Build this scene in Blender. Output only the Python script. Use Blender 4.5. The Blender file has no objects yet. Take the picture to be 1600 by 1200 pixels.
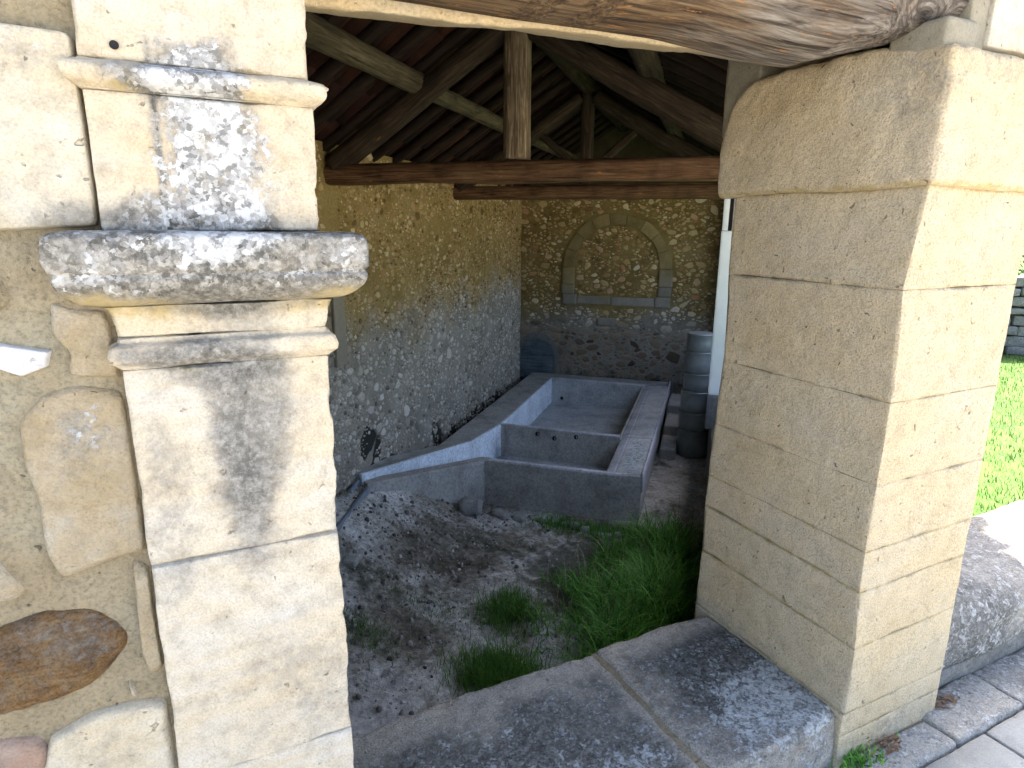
import bpy, math, random
import numpy as np
from mathutils import Matrix, Vector
S = bpy.context.scene
R = math.radians
random.seed(7)
rng = np.random.default_rng(11)

# ------------------------------------------------------------------ camera, sky, sun, exposure
cam_d = bpy.data.cameras.new('camera')
cam = bpy.data.objects.new('camera', cam_d)
S.collection.objects.link(cam)
S.camera = cam
cam_d.sensor_width = 36.0
cam_d.lens = 22.25
cam_d.clip_start = 0.02
cam_d.clip_end = 900
PITCH, ROLL = R(13.77), R(0.39)
cp, sp = math.cos(PITCH), math.sin(PITCH)
fw = Vector((0, cp, -sp)); up0 = Vector((0, sp, cp)); x0 = Vector((1, 0, 0))
cx = x0 * math.cos(ROLL) + up0 * math.sin(ROLL)
cu = -x0 * math.sin(ROLL) + up0 * math.cos(ROLL)
m3 = Matrix((cx, cu, -fw)).transposed()
cam.matrix_world = Matrix.Translation((0, 0, 1.6)) @ m3.to_4x4()

# frames: F = street facade (x along the wall, y into the building), Q = wash house hall (x across, y along)
FR = Matrix.Translation((1.0215, 1.6316, 0)) @ Matrix.Rotation(R(90 - 63.8), 4, 'Z')
QR = Matrix.Translation((-1.66545, 6.0, 0)) @ Matrix.Rotation(R(-17.2), 4, 'Z')

# direction towards the sun, given in the hall frame
sun_vec = (QR.to_3x3() @ Vector((-0.26, 0.60, 1.0))).normalized()
sun_el = math.asin(sun_vec.z)
W = bpy.data.worlds.new('World'); S.world = W; W.use_nodes = True
wn = W.node_tree.nodes; wl = W.node_tree.links
bg = wn['Background']
sky = wn.new('ShaderNodeTexSky'); sky.sky_type = 'NISHITA'; sky.sun_disc = False
sky.sun_elevation = sun_el
sky.sun_rotation = math.atan2(sun_vec.x, sun_vec.y)
sky.air_density = 0.75; sky.dust_density = 4.5; sky.ozone_density = 0.5
wl.new(sky.outputs[0], bg.inputs[0]); bg.inputs[1].default_value = 0.15
sd = bpy.data.lights.new('sun', 'SUN'); sd.energy = 5.0; sd.angle = R(0.55); sd.color = (1, .93, .82)
so = bpy.data.objects.new('sun', sd); S.collection.objects.link(so)
so.rotation_mode = 'QUATERNION'; so.rotation_quaternion = (sun_vec).to_track_quat('Z', 'Y')
so.location = (0, 0, 20)
S.view_settings.view_transform = 'Standard'; S.view_settings.look = 'None'
S.view_settings.gamma = 1; S.view_settings.use_curve_mapping = False
S.view_settings.exposure = 2.8
S.render.engine = 'CYCLES'
S.cycles.max_bounces = 8; S.cycles.diffuse_bounces = 5

# ------------------------------------------------------------------ numpy noise
def _h(i, j, k, s):
    n = (i * 374761393 + j * 668265263 + k * 2147483647 + s * 1274126177) & 0xffffffff
    n = ((n ^ (n >> 13)) * 1274126177) & 0xffffffff
    n = (n ^ (n >> 16)) & 0xffffffff
    return n / 4294967295.0
def vnoise(P, s=0):
    P = np.asarray(P, float); i = np.floor(P).astype(np.int64); f = P - i; f = f * f * (3 - 2 * f)
    o = 0
    for a in (0, 1):
        for b in (0, 1):
            for c in (0, 1):
                w = (f[:, 0] if a else 1 - f[:, 0]) * (f[:, 1] if b else 1 - f[:, 1]) * (f[:, 2] if c else 1 - f[:, 2])
                o = o + w * _h(i[:, 0] + a, i[:, 1] + b, i[:, 2] + c, s)
    return o
def fbm(P, s=0, octs=4, g=.5):
    P = np.asarray(P, float); o = 0; a = 1; t = 0
    for k in range(octs):
        o = o + a * vnoise(P * 2 ** k + k * 17.3, s + k); t += a; a *= g
    return o / t * 2 - 1
def sst(a, b, x):
    t = np.clip((x - a) / (b - a), 0, 1); return t * t * (3 - 2 * t)
def blob(P, c, r, s=3, amp=.5, fr=14):
    """soft spot with a ragged edge, 1 inside"""
    d = np.sqrt(sum(((P[:, i] - c[i]) / r[i]) ** 2 for i in range(3)))
    d = d + amp * fbm(P * fr, s, 4)
    return 1 - sst(.30, 1.25, d)

# ------------------------------------------------------------------ objects
FRAMES = {'F': FR, 'Q': QR, 'W': Matrix.Identity(4)}
def setp(o, label=None, cat=None, group=None, kind=None):
    if label: o['label'] = label
    if cat: o['category'] = cat
    if group: o['group'] = group
    if kind: o['kind'] = kind
    return o
def thing(name, label, cat, frame='W', at=(0, 0, 0), group=None, rz=0):
    o = bpy.data.objects.new(name, None); S.collection.objects.link(o)
    o.matrix_world = FRAMES[frame] @ Matrix.Translation(at) @ Matrix.Rotation(rz, 4, 'Z')
    o.empty_display_size = .1
    setp(o, label, cat, group)
    OFF[o.name] = Vector(at)
    return o
OFF = {}
def make_mesh(name, V, Fc, mat, smooth=True, wear=None):
    me = bpy.data.meshes.new(name)
    me.from_pydata([tuple(map(float, v)) for v in V], [], [tuple(map(int, f)) for f in Fc])
    if mat: me.materials.append(mat)
    if smooth: me.polygons.foreach_set('use_smooth', [True] * len(me.polygons))
    if wear is not None:
        at = me.color_attributes.new('wear', 'FLOAT_COLOR', 'POINT')
        a = np.ones((len(V), 4), np.float32); a[:, :wear.shape[1]] = wear
        at.data.foreach_set('color', a.ravel())
    me.update()
    return me
def part(name, V, Fc, mat, root, smooth=True, wear=None, kind=None, label=None):
    """mesh given in frame coordinates, child of root (or of a child of root)"""
    top = root
    while top.parent: top = top.parent
    V = np.asarray(V, float) - np.array(OFF[top.name])
    P0 = np.array(root.get('_o', (0, 0, 0))) if root is not top else np.zeros(3)
    me = make_mesh(name, V - P0, Fc, mat, smooth, wear)
    o = bpy.data.objects.new(name, me); S.collection.objects.link(o); o.parent = root
    if kind: o['kind'] = kind
    if label: o['label'] = label
    return o
def solo(name, V, Fc, mat, frame, at, label=None, cat=None, group=None, kind=None, smooth=True, wear=None):
    V = np.asarray(V, float) - np.array(at)
    o = bpy.data.objects.new(name, make_mesh(name, V, Fc, mat, smooth, wear)); S.collection.objects.link(o)
    o.matrix_world = FRAMES[frame] @ Matrix.Translation(at)
    setp(o, label, cat, group, kind); OFF[o.name] = Vector(at)
    return o
def inst(name, me, root, M, mat=None):
    o = bpy.data.objects.new(name, me); S.collection.objects.link(o); o.parent = root
    o.matrix_local = M
    return o

# ------------------------------------------------------------------ shapes
def rbox(x0, x1, y0, y1, z0, z1, res=.03, r=.01, amp=.003, fr=9, seed=0, warp=None, edge=None, cap=4000000):
    """rounded box of small quads, roughened by noise; returns V, F, base positions"""
    L = np.array([x1 - x0, y1 - y0, z1 - z0])
    if np.isscalar(res): res = (res,) * 3
    n = [max(1, int(round(L[i] / res[i]))) for i in range(3)]
    ax = []
    for i in range(3):
        a = np.linspace(0, 1, n[i] + 1)
        q = min(r / L[i] * .6, .3)
        if n[i] > 1 and q < 1 / n[i]:      # a tight row along each edge keeps the rounding small
            a = np.concatenate([[0, q], a[1:-1], [1 - q, 1]])
        elif n[i] == 1: a = np.array([0, q, 1 - q, 1])
        ax.append(a)
    n = [len(a) - 1 for a in ax]
    N1, N2 = n[1] + 1, n[2] + 1
    key = lambda i, j, k: (i * N1 + j) * N2 + k
    quads = []
    def face(ax1, ax2, axf, val, flip):
        a, b = np.meshgrid(np.arange(n[ax1]), np.arange(n[ax2]), indexing='ij'); a = a.ravel(); b = b.ravel()
        q = []
        for da, db in ((0, 0), (1, 0), (1, 1), (0, 1)):
            idx = [None] * 3; idx[ax1] = a + da; idx[ax2] = b + db; idx[axf] = np.full_like(a, val)
            q.append(key(*idx))
        q = np.stack(q, 1)
        quads.append(q[:, ::-1] if flip else q)
    face(1, 2, 0, 0, True); face(1, 2, 0, n[0], False)
    face(2, 0, 1, 0, True); face(2, 0, 1, n[1], False)
    face(0, 1, 2, 0, True); face(0, 1, 2, n[2], False)
    Q = np.concatenate(quads); u, inv = np.unique(Q.ravel(), return_inverse=True); Fc = inv.reshape(-1, 4)
    i = u // (N1 * N2); j = (u // N2) % N1; k = u % N2
    P = np.stack([x0 + L[0] * ax[0][i], y0 + L[1] * ax[1][j], z0 + L[2] * ax[2][k]], 1)
    rr = min(r, L.min() * .49)
    lo = np.array([x0, y0, z0]) + rr; hi = np.array([x1, y1, z1]) - rr
    inn = np.clip(P, lo, hi); d = P - inn; ln = np.linalg.norm(d, axis=1, keepdims=True); ln[ln == 0] = 1
    d = d / ln
    V = inn + d * rr
    if amp:
        V = V + d * (fbm(V * fr, seed, 4)[:, None] * amp)
        if edge:   # worn arrises
            e = np.clip(np.sort(np.abs(d), axis=1)[:, 1] * 1.5, 0, 1)
            V = V - d * (e * np.clip(fbm(V * 14, seed + 5, 4) + .1, 0, 1) * edge)[:, None]
    B = V.copy()
    if warp is not None: V = warp(V)
    return V, Fc, B
def prism(poly, z0, z1, bev=0):
    """polygon (counter-clockwise) between z0 and z1; z1/z0 may be lists per corner"""
    n = len(poly)
    zb = z0 if hasattr(z0, '__len__') else [z0] * n
    zt = z1 if hasattr(z1, '__len__') else [z1] * n
    V = [(p[0], p[1], zb[i]) for i, p in enumerate(poly)] + [(p[0], p[1], zt[i]) for i, p in enumerate(poly)]
    Fc = [tuple(range(n - 1, -1, -1)), tuple(range(n, 2 * n))] + [(i, (i + 1) % n, n + (i + 1) % n, n + i) for i in range(n)]
    return np.array(V, float), Fc
def bevel(o, w=.012, seg=2, sub=0):
    m = o.modifiers.new('b', 'BEVEL'); m.width = w; m.segments = seg; m.limit_method = 'ANGLE'; m.angle_limit = R(30)
    return o
def merge(parts):
    V = []; Fc = []; n = 0
    for v, f in parts:
        V.append(np.asarray(v, float)); Fc += [tuple(int(i) + n for i in q) for q in f]; n += len(v)
    return np.concatenate(V), Fc
def slab_outline(pts, y_back, y_front, seed=0, n=72, rings=16, amp=.004, sm=2, dome=.006, er=.012, jag=.05):
    """stone set in a wall: outline pts in (x,z), bulging towards -y"""
    pts = np.array(pts, float)
    c = pts.mean(0)
    d = np.linalg.norm(np.diff(np.vstack([pts, pts[:1]]), axis=0), axis=1); s = np.r_[0, np.cumsum(d)]
    q = np.linspace(0, s[-1], n, endpoint=False)
    X = np.interp(q, s, np.r_[pts[:, 0], pts[0, 0]]); Z = np.interp(q, s, np.r_[pts[:, 1], pts[0, 1]])
    for _ in range(sm):
        X = (np.roll(X, 1) + 2 * X + np.roll(X, -1)) / 4; Z = (np.roll(Z, 1) + 2 * Z + np.roll(Z, -1)) / 4
    P = np.stack([X, X * 0, Z], 1); w = fbm(P * 30, seed, 4) * jag
    size = np.sqrt(abs(np.sum(X * np.roll(Z, -1) - Z * np.roll(X, -1)) / 2))
    X = c[0] + (X - c[0]) * (1 + w); Z = c[1] + (Z - c[1]) * (1 + w)
    V = []; Fc = []
    rs = [1.0] + list(1 - (er / size * 2) * np.linspace(0, 1, 5)[1:] ** 1.5) + list(np.linspace(1 - er / size * 2, 0, rings)[1:-1])
    for t, k in enumerate(rs):
        e = (1 - k) / (er / size * 2)
        h = math.sqrt(max(0, 1 - (1 - min(1, e)) ** 2))
        yy = y_back + (y_front - y_back) * h - dome * (1 - k * k)
        for i in range(n): V.append((c[0] + (X[i] - c[0]) * k, yy, c[1] + (Z[i] - c[1]) * k))
    V.append((c[0], y_front - dome, c[1]))
    V = np.array(V)
    V[n:, 1] += fbm(V[n:] * 22, seed + 3, 5) * amp + fbm(V[n:] * 90, seed + 4, 2) * amp * .25
    # orientation: make faces look to -y
    area = np.sum(X * np.roll(Z, -1) - Z * np.roll(X, -1))
    for t in range(len(rs) - 1):
        for i in range(n):
            j = (i + 1) % n; a = t * n + i, t * n + j, (t + 1) * n + j, (t + 1) * n + i
            Fc.append(a if area > 0 else a[::-1])
    L = (len(rs) - 1) * n
    for i in range(n):
        a = (L + i, L + (i + 1) % n, len(V) - 1); Fc.append(a if area > 0 else a[::-1])
    return V, Fc
def log_mesh(L, r0, r1, seed=0, seg=20, step=.05, amp=.012, sq=2.0, bend=0.0, wid=1.0):
    """timber along +x, round (sq=2) to squared (sq=6)"""
    n = max(2, int(L / step)); th = np.linspace(0, 2 * np.pi, seg, endpoint=False)
    V = []; Fc = []
    ct, st = np.cos(th), np.sin(th)
    k = (np.abs(ct) ** sq + np.abs(st) ** sq) ** (-1 / sq)
    for i in range(n + 1):
        t = i / n; r = r0 + (r1 - r0) * t
        P = np.stack([np.full(seg, t * L * 1.3), ct * 2 * .6, st * 2 * .6], 1)
        rr = r * k + fbm(P + seed * 7.7, seed, 4) * amp * 1.6 + fbm(np.stack([P[:, 0] * .5, ct * 9, st * 9], 1) + seed, seed + 2, 2) * amp * .35
        b = bend * math.sin(math.pi * t)
        for a in range(seg): V.append((t * L, ct[a] * rr[a] * wid, st[a] * rr[a] + b))
    for i in range(n):
        for a in range(seg):
            b2 = (a + 1) % seg; Fc.append((i * seg + a, (i + 1) * seg + a, (i + 1) * seg + b2, i * seg + b2)[::-1])
    for e, i in ((0, 0), (1, n)):
        c = len(V); q = np.mean(V[i * seg:(i + 1) * seg], axis=0); V.append(tuple(q + np.array([(-1 if e == 0 else 1) * .004, 0, 0])))
        for a in range(seg):
            b2 = (a + 1) % seg; f = (i * seg + a, i * seg + b2, c); Fc.append(f[::-1] if e == 0 else f)
    Fc = [f[::-1] for f in Fc]
    return np.array(V), Fc
def timber(name, root, p0, p1, r0, r1=None, mat=None, seed=0, sq=2.0, bend=0, amp=.012, roll=0, wid=1.0, label=None, seg=20, step=.05, at=None):
    """timber as a part, p0..p1 in frame coordinates; root None: a thing of its own"""
    p0, p1 = Vector(p0), Vector(p1); d = p1 - p0; L = d.length
    V, Fc = log_mesh(L, r0, r1 or r0, seed, seg, step, amp, sq, bend, wid)
    me = make_mesh(name, V, Fc, mat)
    M = Matrix.Translation(p0 - (OFF[root.name] if root.name in OFF else Vector())) @ d.to_track_quat('X', 'Z').to_matrix().to_4x4() @ Matrix.Rotation(roll, 4, 'X')
    o = inst(name, me, root, M)
    if label: o['label'] = label
    return o

# ------------------------------------------------------------------ materials
class NB:
    def __init__(s, name, rough=.9):
        s.m = bpy.data.materials.new(name); s.m.use_nodes = True; s.t = s.m.node_tree; s.n = s.t.nodes; s.l = s.t.links
        s.b = s.n['Principled BSDF']; s.b.inputs['Roughness'].default_value = rough
        s.b.inputs['Specular IOR Level'].default_value = .25
        s.tc = s.n.new('ShaderNodeTexCoord'); s.co = s.tc.outputs['Object']
    def map(s, sc=(1, 1, 1), src=None, loc=(0, 0, 0)):
        m = s.n.new('ShaderNodeMapping'); m.inputs['Scale'].default_value = sc; m.inputs['Location'].default_value = loc
        s.l.new(src or s.co, m.inputs[0]); return m.outputs[0]
    def noise(s, scale, det=6, rough=.55, src=None, dist=0, out=0):
        n = s.n.new('ShaderNodeTexNoise'); n.inputs['Scale'].default_value = scale; n.inputs['Detail'].default_value = det
        n.inputs['Roughness'].default_value = rough; n.inputs['Distortion'].default_value = dist
        s.l.new(src or s.co, n.inputs['Vector']); return n.outputs[out]
    def vor(s, scale, src=None, feat='F1', out=0, rnd=1):
        n = s.n.new('ShaderNodeTexVoronoi'); n.feature = feat; n.inputs['Scale'].default_value = scale; n.inputs['Randomness'].default_value = rnd
        s.l.new(src or s.co, n.inputs['Vector']); return n.outputs[out]
    def ramp(s, fac, stops):
        r = s.n.new('ShaderNodeValToRGB'); e = r.color_ramp.elements
        while len(e) < len(stops): e.new(.5)
        for i, (p, c) in enumerate(stops):
            e[i].position = p; e[i].color = (c, c, c, 1) if not hasattr(c, '__len__') else (*c, 1)
        s.l.new(fac, r.inputs[0]); return r.outputs[0]
    def math(s, op, a, b=None, clamp=False):
        n = s.n.new('ShaderNodeMath'); n.operation = op; n.use_clamp = clamp
        for i, v in enumerate((a, b)):
            if v is None: continue
            if isinstance(v, (int, float)): n.inputs[i].default_value = v
            else: s.l.new(v, n.inputs[i])
        return n.outputs[0]
    def mix(s, fac, a, b, mode='MIX'):
        n = s.n.new('ShaderNodeMix'); n.data_type = 'RGBA'; n.blend_type = mode
        for k, v in ((0, fac), (6, a), (7, b)):
            if isinstance(v, (int, float)): n.inputs[k].default_value = v if k == 0 else (v, v, v, 1)
            elif isinstance(v, tuple): n.inputs[k].default_value = (*v, 1)
            else: s.l.new(v, n.inputs[k])
        return n.outputs[2]
    def band(s, x, lo, hi):
        n = s.n.new('ShaderNodeMapRange'); n.interpolation_type = 'SMOOTHSTEP'
        n.inputs[1].default_value = lo; n.inputs[2].default_value = hi; s.l.new(x, n.inputs[0]); return n.outputs[0]
    def wear(s):
        a = s.n.new('ShaderNodeAttribute'); a.attribute_name = 'wear'; sp_ = s.n.new('ShaderNodeSeparateColor')
        s.l.new(a.outputs['Color'], sp_.inputs[0]); return sp_.outputs
    def bump(s, h, dist, strength=1.0, prev=None):
        b = s.n.new('ShaderNodeBump'); b.inputs['Distance'].default_value = dist; b.inputs['Strength'].default_value = strength
        s.l.new(h, b.inputs['Height'])
        if prev: s.l.new(prev, b.inputs['Normal'])
        return b.outputs[0]
    def done(s, col, nrm=None, rough=None):
        if isinstance(col, tuple): s.b.inputs['Base Color'].default_value = (*col, 1)
        else: s.l.new(col, s.b.inputs['Base Color'])
        if nrm: s.l.new(nrm, s.b.inputs['Normal'])
        if rough is not None: s.l.new(rough, s.b.inputs['Roughness'])
        return s.m
    def rnd(s):
        o = s.n.new('ShaderNodeObjectInfo'); g = s.n.new('ShaderNodeNewGeometry')
        return s.math('FRACT', s.math('ADD', o.outputs['Random'], g.outputs['Random Per Island']))
    def wpos(s):
        g = s.n.new('ShaderNodeNewGeometry'); x = s.n.new('ShaderNodeSeparateXYZ'); s.l.new(g.outputs['Position'], x.inputs[0]); return g.outputs['Position'], x.outputs

def limestone(name, c1, c2, c3, grain=.12, gs=260, sc=3.0, pit=.35, strata=0, bumpd=.0025, dark=(.080, .077, .068), white=(.56, .56, .53), moss=(.33, .25, .08), var=1.0, mc=1.0, K=.86):
    c1, c2, c3 = (tuple(x * K for x in c) for c in (c1, c2, c3))
    s = NB(name, .93)
    s.co = s.map(src=s.tc.outputs['Object'])
    big = s.noise(sc, 8, .6)
    if strata: big = s.mix(strata, big, s.noise(sc * 1.5, 8, .62, s.map((.6, 1, 6)), .6))
    col = s.ramp(big, [(.3, c1), (.5, c2), (.7, c3)])
    med = s.noise(sc * 7, 8, .65)
    col = s.mix(.55 * var, col, s.mix(1, col, s.ramp(med, [(.3, 1 - .28 * mc), (.5, 1.0), (.72, 1 + .14 * mc)]), 'MULTIPLY'))
    fine = s.noise(gs, 3, .7)
    col = s.mix(1, col, s.ramp(fine, [(.25, 1 - grain * 2.2), (.5, 1.0), (.75, 1 + grain)]), 'MULTIPLY')
    # pits
    pv = s.noise(55, 4, .5, None, .4)
    pm = s.band(pv, .68, .76)
    col = s.mix(s.math('MULTIPLY', pm, pit), col, (.2, .15, .08))
    w = s.wear()
    n1 = s.noise(46, 10, .76); n2 = s.noise(11, 7, .66)
    wob = s.n.new('ShaderNodeVectorMath'); wob.operation = 'MULTIPLY_ADD'; wob.inputs[1].default_value = (.022, .022, .022)
    s.l.new(s.noise(60, 5, .7, out=1), wob.inputs[0]); s.l.new(s.co, wob.inputs[2])
    def cells(sc_):
        c = s.n.new('ShaderNodeSeparateColor'); s.l.new(s.vor(sc_, wob.outputs[0], out=1), c.inputs[0]); return c.outputs
    ca = cells(150); cb = cells(58)
    crumb = s.math('ADD', s.math('MULTIPLY', ca[0], .55), s.math('MULTIPLY', cb[0], .45))      # 0..1, mean .5
    mixn = s.math('ADD', s.math('MULTIPLY', n1, 1.0), s.math('ADD', s.math('MULTIPLY', n2, .8), s.math('MULTIPLY', crumb, .24)))   # mean 1.04
    dm = s.band(s.math('ADD', s.math('MULTIPLY', w[0], .85), mixn), 1.08, 1.62)
    dm = s.math('MULTIPLY', dm, s.band(w[0], .02, .25))
    crl = s.math('ADD', .5, s.math('MULTIPLY', s.math('SUBTRACT', crumb, .5), s.math('ADD', .35, s.math('MULTIPLY', .65, s.band(w[1], .05, .5)))))
    dtone = s.math('ADD', s.math('MULTIPLY', crl, .55), s.math('SUBTRACT', s.math('MULTIPLY', s.noise(90, 8, .8), 1.0), .25))
    dcol = s.ramp(dtone, [(.30, tuple(x * .6 for x in dark)), (.47, tuple(x * 1.5 for x in dark)), (.60, tuple(x * 2.8 for x in dark)), (.75, tuple(min(1, x * 4.5) for x in dark))])
    mo = s.band(s.math('ADD', w[2], s.math('MULTIPLY', s.noise(27, 9, .72), 1.3)), .95, 1.5)
    mo = s.math('MULTIPLY', mo, s.band(w[2], .03, .25))
    col = s.mix(s.math('MULTIPLY', mo, .75), col, moss)
    col = s.mix(s.math('MULTIPLY', dm, s.math('ADD', .45, s.math('MULTIPLY', w[0], .5), True)), col, dcol)
    l2 = s.noise(17, 7, .66, s.map(loc=(4, 5, 9)))
    lm = s.band(s.math('ADD', s.math('MULTIPLY', w[1], .62), s.math('ADD', s.math('MULTIPLY', s.math('ADD', s.math('MULTIPLY', ca[1], .5), s.math('MULTIPLY', cb[1], .5)), .55), s.math('MULTIPLY', l2, .9))), 1.00, 1.22)
    lm = s.math('MULTIPLY', lm, s.band(w[1], .02, .15))
    lcol = s.ramp(crumb, [(.18, tuple(x * .32 for x in white)), (.38, tuple(x * .62 for x in white)), (.58, tuple(x * .85 for x in white)), (.8, white)])
    col = s.mix(s.math('MULTIPLY', lm, .9), col, lcol)
    h = s.math('SUBTRACT', s.math('ADD', s.math('MULTIPLY', fine, .35), s.math('ADD', med, s.math('MULTIPLY', lm, .35))), s.math('MULTIPLY', pm, .9))
    return s.done(col, s.bump(h, bumpd * 2.2))

M = {}
M['pilaster'] = limestone('pale_limestone', (.47, .375, .23), (.50, .435, .32), (.52, .50, .44), sc=5, mc=1.5, K=.97, strata=.35, pit=.35)
M['ashlar'] = limestone('pale_ashlar', (.47, .38, .24), (.50, .44, .32), (.52, .50, .435), sc=5, mc=1.5, K=.95, strata=.2, pit=.2)
M['pillar'] = limestone('beige_molasse', (.48, .37, .21), (.51, .42, .27), (.495, .43, .315), K=1.0, grain=.22, gs=190, sc=3, pit=.4, strata=.3, bumpd=.0045, var=1.0)
M['sill'] = limestone('lichen_stone', (.34, .295, .23), (.32, .29, .24), (.26, .24, .20), grain=.34, mc=2.2, K=1.2, gs=200, sc=5, pit=.5, bumpd=.006, dark=(.05, .05, .045), white=(.5, .52, .5))
M['greywall'] = limestone('grey_weathered_stone', K=1.05, c1=(.34, .32, .27), c2=(.33, .315, .28), c3=(.26, .25, .225), mc=2.0, grain=.25, gs=160, sc=4, pit=.5, bumpd=.008, dark=(.055, .055, .05), white=(.55, .55, .53))
M['mortar'] = limestone('tan_mortar', (.27, .215, .13), (.31, .26, .165), (.33, .30, .21), grain=.2, gs=150, sc=5, pit=.3, bumpd=.005)
M['creammortar'] = limestone('cream_lime_mortar', (.56, .43, .24), (.60, .48, .29), (.58, .50, .35), grain=.15, gs=150, sc=5, pit=.2, bumpd=.004)
M['longstone'] = limestone('cream_cobble', (.40, .31, .17), (.46, .38, .25), (.50, .46, .37), sc=9, pit=.4, bumpd=.005)
M['amber'] = limestone('amber_cobble', (.07, .045, .025), (.26, .14, .045), (.36, .28, .17), grain=.3, sc=16, mc=2.0, K=.9, strata=.35, pit=.7, bumpd=.008)
M['pinkstone'] = limestone('pink_cobble', (.26, .14, .10), (.34, .22, .15), (.36, .29, .23), sc=8, pit=.3)
M['whitechip'] = limestone('white_chip', (.60, .59, .55), (.62, .61, .58), (.6, .58, .55), grain=.03, sc=8, pit=.05)
M['plaster'] = limestone('grey_beige_plaster', (.28, .25, .175), (.31, .28, .205), (.27, .25, .19), grain=.12, gs=200, sc=3, pit=.15)
M['flag'] = limestone('grey_paving', (.24, .245, .225), (.27, .275, .255), (.215, .22, .205), K=1.15, grain=.12, gs=220, sc=3, pit=.25, bumpd=.003)
M['kerb'] = limestone('pale_rough_kerb', (.33, .31, .265), (.36, .345, .30), (.25, .24, .21), K=1.15, grain=.2, gs=140, sc=5, pit=.4, bumpd=.006)

def wall_tint(s, up, low, z=.35):
    z = TZ[0] if z == .35 else z
    """weathering of the hall masonry: ochre render above, grey damp stone below"""
    pos, xyz = s.wpos()
    zz = s.math('ADD', xyz[2], s.math('MULTIPLY', s.math('SUBTRACT', s.noise(1.3, 4, .6, pos), .5), 1.6))
    return s.mix(s.band(zz, z - .3, z + .35), low, up)
TZ = [.62]
def interior_mortar(k=1.0):
    s = NB('hall_mortar', .95); pos, xyz = s.wpos()
    n = s.noise(2.2, 8, .65, pos)
    up = s.ramp(n, [(.3, (.19, .135, .042)), (.55, (.32, .235, .085)), (.75, (.30, .235, .125))])
    low = s.ramp(n, [(.3, (.21, .19, .145)), (.55, (.32, .29, .225)), (.75, (.40, .36, .29))])
    col = wall_tint(s, up, low)
    col = s.mix(1, col, s.ramp(s.noise(45, 6, .7, pos), [(.25, .55), (.5, 1.0), (.8, 1.3)]), 'MULTIPLY')
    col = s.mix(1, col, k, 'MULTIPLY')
    w = s.wear()
    dk = s.band(s.math('ADD', w[0], s.math('MULTIPLY', s.noise(9, 6, .7, pos), .9)), .75, 1.0)
    dk = s.math('MULTIPLY', dk, s.band(w[0], .02, .15))
    col = s.mix(dk, col, (.035, .038, .028))
    return s.done(col, s.bump(s.noise(40, 8, .7, pos), .02))
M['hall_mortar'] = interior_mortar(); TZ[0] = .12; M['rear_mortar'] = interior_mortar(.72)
def hall_stone(name, dens=1.0):
    s = NB(name, .9); pos, xyz = s.wpos(); r = s.rnd()
    up = s.ramp(r, [(0, (.13, .085, .032)), (.2, (.30, .20, .08)), (.42, (.47, .35, .17)), (.62, (.36, .25, .10)), (.78, (.60, .50, .30)), (.9, (.38, .18, .08)), (1, (.60, .54, .38))])
    low = s.ramp(r, [(0, (.14, .12, .10)), (.2, (.36, .315, .24)), (.5, (.50, .445, .35)), (.75, (.62, .56, .46)), (.9, (.34, .27, .20)), (1, (.66, .62, .55))])
    col = wall_tint(s, up, low)
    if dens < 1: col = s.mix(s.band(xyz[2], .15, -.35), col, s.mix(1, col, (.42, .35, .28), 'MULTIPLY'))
    col = s.mix(1, col, s.ramp(s.noise(30, 6, .7, pos), [(.25, .6), (.5, 1.0), (.8, 1.25)]), 'MULTIPLY')
    w = s.wear()
    return s.done(col, s.bump(s.noise(60, 6, .7, pos), .008))
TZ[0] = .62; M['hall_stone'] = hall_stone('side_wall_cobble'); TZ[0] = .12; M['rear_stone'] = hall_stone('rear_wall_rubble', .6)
def arch_mat():
    s = NB('arch_dressed_stone', .9); pos, xyz = s.wpos()
    up = s.ramp(s.noise(4, 7, .6, pos), [(.3, (.17, .13, .05)), (.7, (.27, .215, .10))])
    low = s.ramp(s.noise(4, 7, .6, pos), [(.3, (.17, .155, .125)), (.7, (.25, .23, .19))])
    col = wall_tint(s, up, low, .6)
    col = s.mix(1, col, s.ramp(s.noise(60, 5, .7, pos), [(.25, .7), (.5, 1.0), (.8, 1.15)]), 'MULTIPLY')
    col = s.mix(1, col, s.ramp(s.rnd(), [(0, .85), (1, 1.15)]), 'MULTIPLY')
    return s.done(col, s.bump(s.noise(50, 6, .7, pos), .006))
M['arch'] = arch_mat()
def wood(name, a, b, c, orange=0.0, gs=1.0, bumpd=.006):
    s = NB(name, .85)
    g = s.noise(7 * gs, 9, .68, s.map((.35, 5, 5)), 1.2)
    col = s.ramp(g, [(.3, a), (.48, b), (.68, c)])
    blot = s.noise(4, 6, .6)
    col = s.mix(1, col, s.ramp(blot, [(.3, .6), (.5, 1.0), (.7, 1.25)]), 'MULTIPLY')
    crk = s.band(s.noise(9 * gs, 4, .5, s.map((.18, 7, 7), loc=(3, 1, 2)), .5), .62, .68)
    col = s.mix(s.math('MULTIPLY', crk, .75), col, tuple(x * .25 for x in a))
    if orange:
        om = s.band(s.noise(9, 6, .6, s.map((.7, 2.5, 2.5), loc=(5, 5, 1))), .66, .72)
        col = s.mix(s.math('MULTIPLY', om, orange), col, (.52, .2, .03))
    h = s.math('SUBTRACT', g, s.math('MULTIPLY', crk, .8))
    return s.done(col, s.bump(h, bumpd))
M['log'] = wood('weathered_log', (.10, .065, .035), (.23, .17, .11), (.36, .32, .26), .8, 1.6, .01)
M['oldlog'] = wood('grey_log_edge', (.17, .13, .085), (.30, .25, .17), (.40, .35, .25), 0, 1.3, .008)
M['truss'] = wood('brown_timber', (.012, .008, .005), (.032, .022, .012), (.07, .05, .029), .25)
M['post'] = wood('pale_timber', (.025, .015, .009), (.12, .085, .048), (.32, .26, .165), .1)
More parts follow.
